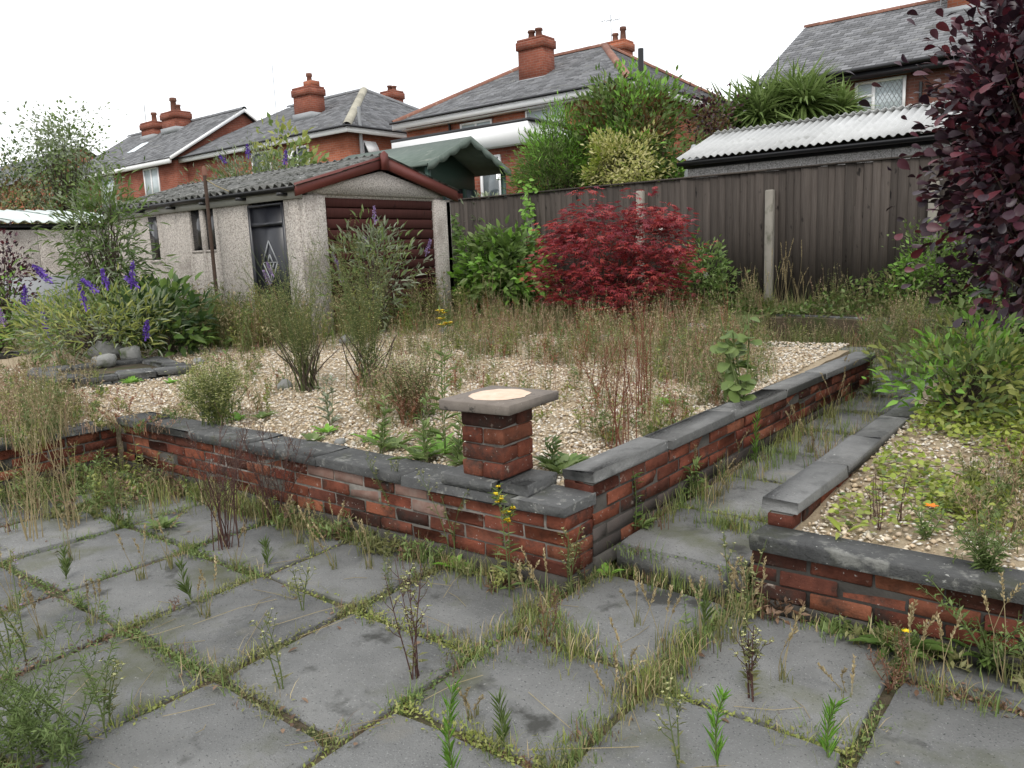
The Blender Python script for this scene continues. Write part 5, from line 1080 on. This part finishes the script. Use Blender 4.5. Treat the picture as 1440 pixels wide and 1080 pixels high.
# leafy weed against the return wall, dandelions, dock leaves
p, H = W(890, 745, 655, 'T'); herb('willowherb', p, H, 'leafy willowherb growing up the wall beside the path', 'weed', nst=1, spread=.02, r0=.004, leafmat='green', nleaf=28, L=.06, W=.018, kind='lance', taper=.2)
def rosette(px, py, s, R0, n, lab, mat='green', name='dandelion', wid=.035, fl=None):
    p = spot(px, py, s); o = thing(name, p, lab, 'weed'); a = np.arange(n)*2.4; D = np.stack([np.cos(a), np.sin(a), .35+.5*rng.random(n)], 1); q = MB(); q.leaves(D*.01, D, UP+D*V3(.3, .3, 0), R0*(.6+.5*rng.random(n)), wid*(.7+.5*rng.random(n)), 'lance'); q.obj('foliage', L_[mat], o)
    if fl:
        q = MB(); q.tubes([[(0, 0, 0), (.02, -.02, .05), (.03, -.03, .09)]], [[.003]*3], 4); q.obj('stem', gstem_m, o)
        q = MB(); b_ = np.arange(14)*.449; q.leaves(np.tile((.03, -.03, .09), (14, 1)), np.stack([np.cos(b_), np.sin(b_), .4+0*b_], 1), UP, .018, .007, 'simple'); q.obj('flower', L_[fl], o)
rosette(1262, 915, 'P', .17, 16, 'large toothed dandelion leaves at the foot of the low wall', 'green', wid=.05, fl='yellow'); rosette(640, 800, 'P', .1, 8, 'small leafy rosette at the foot of the long wall', 'bright'); rosette(855, 810, 'P', .08, 5, 'single broad leaf clump by the step corner', 'bright')
rosette(1385, 930, 'P', .14, 12, 'nettle like clump at the end of the low wall', 'green'); rosette(230, 745, 'P', .14, 14, 'leafy green rosette in the patio corner', 'mid'); rosette(900, 742, 'T', .1, 9, 'small rosette at the foot of the path wall', 'mid')
for k, (px, py, R0, mat) in enumerate(((590, 650, .16, 'mid'), (620, 640, .18, 'bright'), (555, 632, .15, 'mid'), (650, 655, .14, 'mid'), (785, 668, .17, 'mid'), (800, 655, .13, 'green'), (520, 622, .12, 'bright'), (460, 610, .1, 'bright'), (370, 590, .1, 'mid'), (335, 592, .08, 'bright'), (440, 622, .09, 'mid'), (940, 570, .1, 'bright'), (860, 610, .09, 'mid'), (185, 540, .12, 'bright'), (240, 540, .08, 'bright'), (60, 555, .1, 'bright'), (15, 560, .1, 'bright'))):
    rosette(px, py, 'B', R0, 12, 'green leaf rosette on the gravel edge above the long wall' if k < 11 else 'green leaf rosette on the open gravel', mat, 'dandelion', .045)
for o in list(COL.objects):
    if o.type == 'EMPTY' and o.name.startswith('dandelion') and 'rosette on the' in o['label']: o['group'] = 'rosettes on the gravel edge' if 'edge' in o['label'] else 'rosettes on the open gravel'
# leafy sow thistles behind the walls and along the path
for px, py, ty, s, lab in ((465, 600, 535, 'B', 'pale leafy sow thistle near the middle of the long wall'), (535, 640, 565, 'B', 'broad leaved sow thistle just behind the long wall coping'), (600, 655, 550, 'B', 'tallest leafy sow thistle left of the pillar'), (643, 650, 575, 'B', 'short leafy sow thistle touching the pillar'),
                       (775, 665, 610, 'B', 'leafy sow thistle between pillar and return wall'), (322, 590, 470, 'B', 'thin tall weed by the small dark stone'), (1110, 605, 540, 'T', 'leafy weed leaning over the path wall'), (975, 700, 640, 'T', 'leafy clump growing on the path against the return wall'), (1225, 560, 500, 'T', 'leafy weed at the far end of the path'), (130, 490, 420, 'B', 'yellowish leafy weed behind the stone ring')):
    p, H = W(px, py, ty, s); herb('sow_thistle', p, H, lab, 'weed', nst=3, spread=.07, r0=.004, leafmat='mid' if px != 465 else 'sage', nleaf=15, L=.11, W=.026, kind='lance', lt=(.04, 1), out=.7, up=.15, taper=.5)
# heart leaved plant
p = spot(1045, 575); o = thing('vine_plant', p, 'bright green heart leaved plant beside the path wall', 'plant'); P = stem_paths(5, None, .55, .22, 5, .2); q = MB(); q.tubes(P, np.full((5, 5), .005), 4); q.obj('stem', gstem_m, o)
A, T, t = along(P, 11, .1, 1); q = MB(); q.leaves(A, leafdirs(T, .95, -.2), V3(.3, -.6, .9)+rng.normal(size=A.shape)*.3, .11*(1-.35*t), .1*(1-.35*t), 'round'); q.obj('foliage', L_['mid'], o)
# bushy airy weeds on the gravel with dark woody bases
for px, py, ty, sp, lab, mt in ((432, 550, 360, .5, 'large airy bushy weed with dark woody base on the gravel', 'olive'), (520, 545, 335, .35, 'second airy bushy weed with woody base nearer the garage door', 'olive'), (380, 470, 345, .3, 'pale airy weed in front of the garage side door', 'sage'),
                               (310, 600, 520, .28, 'low straw coloured airy weed near the long wall', 'yellowgreen'), (580, 590, 500, .28, 'reddish based airy tuft near the long wall', 'pinkstraw')):
    p, H = W(px, py, ty, 'B'); o = herb('fleabane_bush', p, H, lab, 'weed', nst=46, spread=sp, r0=.003, leafmat='olive' if mt == 'olive' else mt, stemmat=gstem_m, nleaf=24, L=.045, W=.008, lt=(.14, 1), flower='paleyellow', nfl=900, fsize=.01, ft=(.4, 1), side=9, sidelen=.22, sr=(.15, .98), basew=.05)
# woody bases of the two large airy weeds
for o in [x for x in COL.objects if x.name.startswith('fleabane_bush') and 'woody' in x['label']]:
    P = stem_paths(16, None, .42, .3, 4, .2, .05); q = MB(); q.tubes(P, np.linspace(.009, .003, 4)[None].repeat(16, 0), 5); q.obj('woody_stem', bark_m, o)
for px, py, ty, sp, n, lab in ((872, 640, 480, .1, 9, 'slender reddish dead stems just behind the return wall'), (905, 590, 420, .16, 10, 'tall rust red seeding stems on the gravel by the path wall'), (1310 if False else 840, 560, 470, .2, 10, 'dry pinkish stems on the gravel below the maple'),
                           (570, 600, 545, .12, 8, 'short russet stems beside the dock leaves'), (385, 735, 600, .2, 16, 'dead brown weed clump leaning on the long wall'), (318, 770, 600, .22, 18, 'large dead brown weed clump in front of the long wall'), (45, 760, 610, .18, 9, 'tall bleached dead stems against the side wall'), (105, 745, 590, .16, 7, 'bleached branching dead weed in the patio corner')):
    s = 'P' if py > 700 else 'B'; p, H = W(px, py, ty, s); dead = py > 700
    herb('dead_weed' if dead else 'sorrel', p, H, lab, 'weed', nst=n, spread=sp, r0=.0032, leafmat='brown' if dead else 'pinkstraw', stemmat=strawstem_m if px < 110 else (pstem_m if dead else redstem_m), nleaf=12, L=.022, W=.007, lt=(.3, 1), side=8, sidelen=.13, basew=.03)
# grasses with tall seed heads by the fence post
for k, (px, py, ty) in enumerate(((1100, 440, 350), (1110, 442, 338), (1090, 440, 362), (1122, 440, 370), (1065, 440, 380), (1240, 440, 375), (1130, 440, 385))):
    p, H = W(px, py, ty, 'B'); seed_grass('reed_grass', p, H, 'tall straw grass with long plumes in front of the fence', 4, 'plumed grasses before the fence', spread=.18, headL=.22, fluffy=2.2)
# low seeding grasses in the patio joints (look-alikes)
gpos = [(440, 778, 690), (395, 745, 690), (420, 765, 700), (470, 800, 735), (240, 800, 705), (100, 790, 700), (200, 815, 740), (330, 800, 715), (500, 740, 690), (1010, 900, 775), (1030, 905, 760), (1045, 880, 770), (985, 905, 800), (895, 880, 810), (760, 880, 770), (740, 860, 780), (880, 960, 880), (935, 920, 815), (1190, 980, 920), (1100, 960, 860), (860, 985, 925), (60, 900, 810), (20, 860, 760), (290, 870, 790), (480, 760, 700), (1320, 990, 850), (1410, 960, 790), (1290, 960, 830), (520, 800, 720), (130, 880, 800), (665, 1010, 950), (1060, 870, 780)]
for px, py, ty in gpos:
    p, H = W(px, py, ty); seed_grass('seeding_grass', p, H, 'thin straw coloured seeding grass growing from a patio joint', 3, 'seeding grasses in the patio joints', spread=.1)
for px, py, ty in ((985, 690, 610), (1120, 620, 560), (1170, 590, 520), (1030, 660, 600), (1010, 700, 640), (1180, 560, 500), (1140, 640, 590)):
    p, H = W(px, py, ty, 'T'); seed_grass('seeding_grass', p, H, 'thin seeding grass growing on the path between the walls', 5, 'seeding grasses on the path', spread=.14, green=30)
# spindly weeds in the joints (look-alikes)
sg_ = [s for s in slab_joints if len(s) < 3]
for k in range(75):
    s_ = sg_[int(rng.integers(len(sg_)))]; t_ = rng.random(); X_, Y_ = s_[0][0]+(s_[1][0]-s_[0][0])*t_, s_[0][1]+(s_[1][1]-s_[0][1])*t_
    if depth((X_, Y_, 0)) < 1.7: continue
    kind_ = k % 3
    herb('joint_weed', (X_, Y_, -.01), .08+.2*rng.random()**1.5, ('spindly olive weed growing from a patio joint', 'reddish brown dying weed in a patio joint', 'small fresh green leafy weed in a patio joint')[kind_], 'weed', ('olive weeds in the patio joints', 'dying weeds in the patio joints', 'fresh weeds in the patio joints')[kind_],
         nst=int(1+rng.integers(4)), spread=.06, r0=.0018, leafmat=('olive', 'brown', 'mid')[kind_], stemmat=(gstem_m, redstem_m, gstem_m)[kind_], nleaf=(14, 10, 22)[kind_], L=.035, W=(.006, .007, .012)[kind_], side=(4, 5, 1)[kind_], sidelen=.05, lean=.4)
# weeds on the right bed
p, H = W(1303, 735, 702, 'R'); herb('poppy', p, H, 'single orange poppy flowering on the right hand gravel', 'flower', nst=1, spread=.01, r0=.002, leafmat='green', nleaf=14, L=.05, W=.01, flower='orange', nfl=2, fsize=.03, ft=(.98, 1))
p, H = W(1385, 810, 730, 'R'); herb('green_weed', p, H, 'bushy green weed at the edge of the low wall coping', 'weed', nst=14, spread=.16, r0=.003, leafmat='mid', nleaf=26, L=.05, W=.009, side=3, sidelen=.06)
p, H = W(1300, 760, 700, 'R'); herb('green_weed', p, H, 'small leafy weed below the orange poppy', 'weed', nst=6, spread=.1, r0=.002, leafmat='mid', nleaf=16, L=.05, W=.014)
for k, (px, py, ty) in enumerate(((1240, 745, 660), (1262, 735, 650), (1225, 730, 670))):
    p, H = W(px, py, ty, 'R'); herb('seed_stalk', p, H, 'thin dark seed stalk among the creeping plants', 'weed', 'dark seed stalks on the right bed', nst=3, spread=.05, r0=.002, leafmat='brown', stemmat=pstem_m, nleaf=14, L=.02, W=.006)
rosette(1185, 752, 'R', .13, 3, 'pale yellow strap leaves behind the low wall', 'lime', 'bulb_leaves', .03)
herb('yarrow', spot(1395, 940, 'P'), .3, 'tangled green weed at the near end of the low wall', 'weed', nst=14, spread=.28, r0=.003, leafmat='mid', nleaf=20, L=.05, W=.012, side=3, sidelen=.08)
herb('fern_weed', spot(20, 1075, 'P'), .36, 'feathery green weed with pink and yellow flowers at the patio edge', 'weed', nst=40, spread=.34, r0=.0025, leafmat='mid', nleaf=50, L=.05, W=.008, side=4, sidelen=.08, flower='yellow', nfl=0, fsize=.012, basew=.1)
herb('fern_weed', spot(5, 930, 'P'), .4, 'pale leafy weed beside the feathery one at the patio edge', 'weed', nst=14, spread=.25, r0=.003, leafmat='olive', nleaf=26, L=.05, W=.009, side=3, sidelen=.08, flower='mauve', nfl=12, fsize=.008, basew=.1)

# ---------------------------------------------------------------- uncountable growth
def stuff(name, label, q, mats, cat='grass'): return tag(q.obj(name, mats), label, cat, kind='stuff')
# grass and moss in the joints
q = MB(); mats = [L_['olive'], L_['mid'], L_['straw'], L_['brown'], L_['yellowgreen']]
for seg in slab_joints:
    (x0, y0), (x1, y1) = seg[0], seg[1]; tz = len(seg) > 2; L = math.hypot(x1-x0, y1-y0)
    if depth((x0, y0, 0)) < .6 and depth((x1, y1, 0)) < .6: continue
    dens = .35+1.3*abs(math.sin(x0*2.3+y0*3.1+1))*abs(math.sin(x0*1.1-y0*1.7+.4))
    n = int(L*120*dens)
    tt = rng.random(n); cl = np.sin(tt*9+x0*5+y0*3)*.5+.5; keep = rng.random(n) < .12+.88*cl**1.6; tt = tt[keep]
    nm_ = int(L*900*dens); tm = rng.random(nm_); tm = tm[rng.random(nm_) < .25+.75*(np.sin(tm*9+x0*5+y0*3)*.5+.5)]; nm_ = len(tm)
    A = np.stack([x0+(x1-x0)*tm+rng.normal(size=nm_)*.024, y0+(y1-y0)*tm+rng.normal(size=nm_)*.024, (path_z(x0, y0) if tz else 0)-.012+.022*rng.random(nm_)], 1); D = unit(nm_); D[:, 2] = np.abs(D[:, 2]); q.leaves(A, D, UP+rng.normal(size=A.shape)*.4, .016, .009, 'simple', int(rng.choice([0, 1, 4, 3], p=[.35, .3, .25, .1])))
    for t in tt:
        x, y = x0+(x1-x0)*t, y0+(y1-y0)*t; z = (float(path_z(x, y)) if tz else 0)-.02
        m_ = rng.choice(5, p=[.3, .34, .13, .07, .16]); tuft(q, V3(x+rng.normal()*.026, y+rng.normal()*.026, z), int(5+rng.integers(9)), .035+.075*rng.random()**2, .022, .0035, int(m_), 1.0)
# denser growth at wall feet and in the patio corner
def strip(x0, y0, x1, y1, n, H, z=0., sp=.05, p=(.27, .35, .14, .06, .18)):
    for _ in range(n):
        t = rng.random(); tuft(q, V3(x0+(x1-x0)*t+rng.normal()*sp, y0+(y1-y0)*t-abs(rng.normal())*sp, z), int(5+rng.integers(8)), H*(.4+.8*rng.random()**1.5), .025, .004, int(rng.choice(5, p=p)), .8)
strip(-1.8, 2.5, -5.5, 2.5, 130, .1); strip(-5.45, 2.5, -5.45, -.5, 90, .14, sp=.12); strip(-4.3, 2.45, -5.4, 2.2, 90, .16, sp=.18); strip(-1.05, 2.8, 1.5, 2.8, 110, .09); strip(-1.72, 2.5, -1.72, 2.85, 40, .08); strip(-1.7, 2.84, -1.1, 2.84, 50, .1)
strip(-1.68, 3.2, -1.66, 6.8, 240, .16, .11, .07); strip(-1.12, 3.4, -1.1, 6.8, 160, .14, .11, .07); strip(-1.4, 4.5, -1.4, 7, 160, .2, .13, .2); strip(-1.5, 3.35, -1.15, 3.3, 60, .1, .1, .05)
strip(-3.2, 8.2, .2, 8.0, 420, .25, .2, .6); strip(-3.5, 9.4, -1.0, 9.0, 240, .3, .22, .15); strip(-3.6, 10.0, 0, 9.9, 300, .35, .5, .2); strip(.2, 2.7, 1.4, 2.4, 150, .2, 0, .2)
strip(-4.6, 2.4, -5.4, 1.6, 130, .2, 0, .25, (.25, .18, .17, .3, .1)); strip(-5.35, 2.3, -5.35, .6, 120, .22, 0, .2, (.25, .18, .17, .3, .1)); strip(-1.9, 2.47, -4.4, 2.47, 150, .13, 0, .06); strip(-3.6, 2.45, -4.2, 2.45, 80, .2, 0, .08); strip(-5.2, -.2, -3.6, .2, 120, .22, 0, .2); strip(-1.12, 2.5, -1.12, 2.0, 90, .12, 0, .03); strip(-1.75, 2.35, -1.4, 2.15, 120, .09, 0, .08); strip(-1.72, 2.45, -1.72, 1.9, 70, .07, 0, .04); strip(-1.12, 2.2, -1.12, 1.5, 80, .08, 0, .03)
def forbs(n, fx, H):
    for _ in range(n):
        X_, Y_ = fx(); P0 = V3(X_, Y_, -.01); h = H*(.3+.8*rng.random()); Pp = stem_paths(3, None, h, .12, 4, .3, .02)+P0; m_ = int(rng.choice((0, 1, 3, 4), p=(.35, .3, .2, .15)))
        q.tubes(Pp, np.full((3, 4), .0018), 3, m_ if m_ != 4 else 0); A, T, t = along(Pp, 13, .08, 1.); q.leaves(A, leafdirs(T, .8, .1), UP+rng.normal(size=A.shape)*.4, .045*(1.2-.6*t), .016*(1.2-.6*t), 'simple', m_)
forbs(60, lambda: (-4.5-.9*rng.random(), 1.7+.75*rng.random()), .26); forbs(55, lambda: (-5.4+.2*rng.random(), -.2+2.5*rng.random()), .28); forbs(45, lambda: (-1.9-2.8*rng.random(), 2.48-.1*rng.random()), .14)
forbs(40, lambda: (.1+1.4*rng.random(), 2.76-.2*rng.random()), .2); forbs(16, lambda: (-1.1+1.2*rng.random(), 2.8-.06*rng.random()), .1)
stuff('joint_grass', 'mixed green and straw grass growing in the paving joints and wall feet', q, mats)
# dead leaves on the patio
q = MB(); n = 420; sg = [s for s in slab_joints if len(s) < 3]; ii = rng.integers(0, len(sg), n); tt = rng.random(n); A = np.array([(sg[i][0][0]+(sg[i][1][0]-sg[i][0][0])*t, sg[i][0][1]+(sg[i][1][1]-sg[i][0][1])*t, .012) for i, t in zip(ii, tt)]); A[:, :2] += rng.normal(size=(n, 2))*.05
D = unit(n); D[:, 2] *= .2; q.leaves(A, D, UP+rng.normal(size=(n, 3))*.3, .03*(.4+rng.random(n)), .014, 'lance'); stuff('leaf_litter', 'brown dead leaves and bits scattered along the paving joints', q, L_['brown'], 'leaf litter')
# dry straws lying over the slabs
q = MB(); n = 60; c = np.stack([-3.2+2.6*rng.random(n), .8+1.7*rng.random(n), np.full(n, .012)], 1); d = unit(n); d[:, 2] = 0; l = (.05+.16*rng.random(n))[:, None]; q.tubes(np.stack([c-d*l, c+UP*.006+rng.normal(size=(n, 3))*.01*V3(1, 1, 0), c+d*l], 1), np.full((n, 3), .0012), 3); stuff('dry_stalks', 'loose dry stalks lying across the paving slabs', q, strawstem_m, 'stalks')
# airy dry growth over the gravel, placed by where the photograph shows it
q = MB(); mats = [L_['straw'], L_['pinkstraw'], L_['olive'], L_['mid'], L_['redstem'], L_['yellowgreen']]
def patch(cx, cy, rx, ry, n, H, p, s='B', W=.004):
    for _ in range(n):
        a = rng.random()*6.283; r = math.sqrt(rng.random()); px, py = cx+rx*r*math.cos(a), cy+ry*r*math.sin(a)
        if py < 425: continue
        P0 = spot(px, py, s)
        if depth(P0) > 14 or (s == 'B' and P0[0] > -1.9) or P0[1] > 10: continue
        m_ = int(rng.choice(6, p=p)); h = H*(.4+.8*rng.random()); tuft(q, P0, 7, h, .03, W, m_, .5)
        if rng.random() < .45:
            Pp = stem_paths(2, None, h*.9, .08, 4, .2, .02)+P0; q.tubes(Pp, np.full((2, 4), .0016), 3, 3)
            A, T, t = along(Pp, 14, .1, 1.); q.leaves(A, leafdirs(T, .75, .15), UP+rng.normal(size=A.shape)*.4, .05*(1.1-.5*t), .013, 'simple', int(rng.choice((2, 3, 5))))
        if rng.random() < .75:
            n_ = 3; Pp = stem_paths(n_, None, h*1.25, .1, 4, .2, .02)+P0; q.tubes(Pp, np.full((n_, 4), .0011), 3, m_ if m_ != 3 else 0)
            A, T, t = along(Pp, 9, .5, 1.); q.leaves(A, leafdirs(T, .6, .2), UP+rng.normal(size=A.shape)*.5, .022, .007, 'simple', 0 if m_ in (2, 3, 5) and rng.random() < .5 else m_)
DRY = (.25, .25, .13, .14, .16, .07); GRN = (.15, .08, .35, .3, .02, .1)
patch(800, 470, 170, 45, 420, .3, DRY); patch(930, 490, 110, 60, 300, .34, DRY); patch(730, 540, 110, 50, 60, .2, DRY); patch(900, 600, 80, 45, 60, .22, DRY); patch(640, 470, 120, 40, 220, .28, (.2, .2, .3, .2, .05, .05)); patch(560, 560, 60, 40, 60, .2, DRY)
patch(300, 460, 130, 35, 260, .3, GRN); patch(100, 470, 130, 40, 320, .32, GRN); patch(450, 450, 110, 30, 200, .3, GRN); patch(60, 560, 90, 50, 160, .16, (.35, .2, .2, .15, .05, .05)); patch(330, 545, 70, 50, 70, .18, (.3, .2, .25, .15, .05, .05))
patch(1020, 520, 70, 60, 160, .22, (.25, .15, .25, .25, .02, .08)); patch(1130, 470, 90, 28, 220, .22, GRN, 'T'); patch(1230, 430, 100, 14, 160, .4, GRN); patch(1050, 430, 60, 12, 160, .4, GRN); patch(740, 455, 60, 20, 90, .26, (.05, .45, .2, .2, .1, 0)); patch(150, 590, 150, 25, 60, .1, DRY)
patch(40, 600, 60, 40, 110, .3, (.35, .15, .25, .15, .05, .05)); patch(640, 600, 120, 30, 40, .12, GRN); patch(1280, 480, 70, 40, 200, .22, GRN, 'R'); patch(1400, 720, 60, 60, 50, .14, GRN, 'R')
for _ in range(330):     # taller growth along the front of the garage
    X_ = -11.5+4.9*rng.random(); Y_ = 5.0+.95*rng.random()
    if X_ > -7.6: X_ = -7.65+.9*rng.random(); Y_ = 5.2+3.3*rng.random()
    P0 = V3(X_, Y_, float(bed_z(X_, Y_))); h = .3+.45*rng.random(); m_ = int(rng.choice(6, p=(.12, .1, .3, .3, .03, .15)))
    tuft(q, P0, 10, h*.8, .05, .006, m_, .5); Pp = stem_paths(4, None, h, .14, 4, .2, .03)+P0; q.tubes(Pp, np.full((4, 4), .002), 3, m_)
    A, T, t = along(Pp, 16, .15, 1.); q.leaves(A, leafdirs(T, .7, .2), UP+rng.normal(size=A.shape)*.4, .055, .014, 'simple', int(rng.choice((2, 3, 5, 0))))
stuff('dry_grass', 'airy dry straw and pinkish grasses spreading over the gravel bed', q, mats)
# creeping yellow green ground cover
q = MB(); n = 26000; x = -.88+2.6*rng.random(n); y = 3.05+2.9*rng.random(n); k = np.sin(x*4+1)*np.sin(y*3.3)+.5*np.sin(x*9+y*7); keep = (y-3.0)*.62+k*.5+rng.normal(size=n)*.25 > .62
x, y = x[keep], y[keep]; n = len(x); A = np.stack([x, y, rbed_z(x, y)+.015+.05*rng.random(n)], 1); D = unit(n); D[:, 2] = np.abs(D[:, 2])*.4; sel = rng.random(n)
for j, (lo, hi) in enumerate(((0, .5), (.5, .85), (.85, 1.))):
    m_ = (sel >= lo) & (sel < hi); q.leaves(A[m_], D[m_], UP+rng.normal(size=(m_.sum(), 3))*.4, .032, .026, 'round', j)
stuff('ground_cover', 'creeping yellow green ground cover spreading over the right hand gravel', q, [L_['lime'], L_['yellowgreen'], L_['mid']], 'ground cover')
# ivy like weeds under fence and low leafy growth at back
q = MB(); n = 9000; x = -10+11*rng.random(n); y = 9.2+.9*rng.random(n)**.7; z = bed_z(x, y)+.02+.45*rng.random(n)**2*(np.sin(x*2.3)*.5+.6); A = np.stack([x, y, z], 1); D = unit(n); sel = rng.random(n)
for j in range(3): m_ = (sel*3).astype(int) == j; q.leaves(A[m_], D[m_], UP+rng.normal(size=(m_.sum(), 3))*.5, .07, .035, 'simple', j)
stuff('border_weeds', 'tangled leafy weeds along the foot of the fence', q, [L_['green'], L_['mid'], L_['olive']], 'weeds')
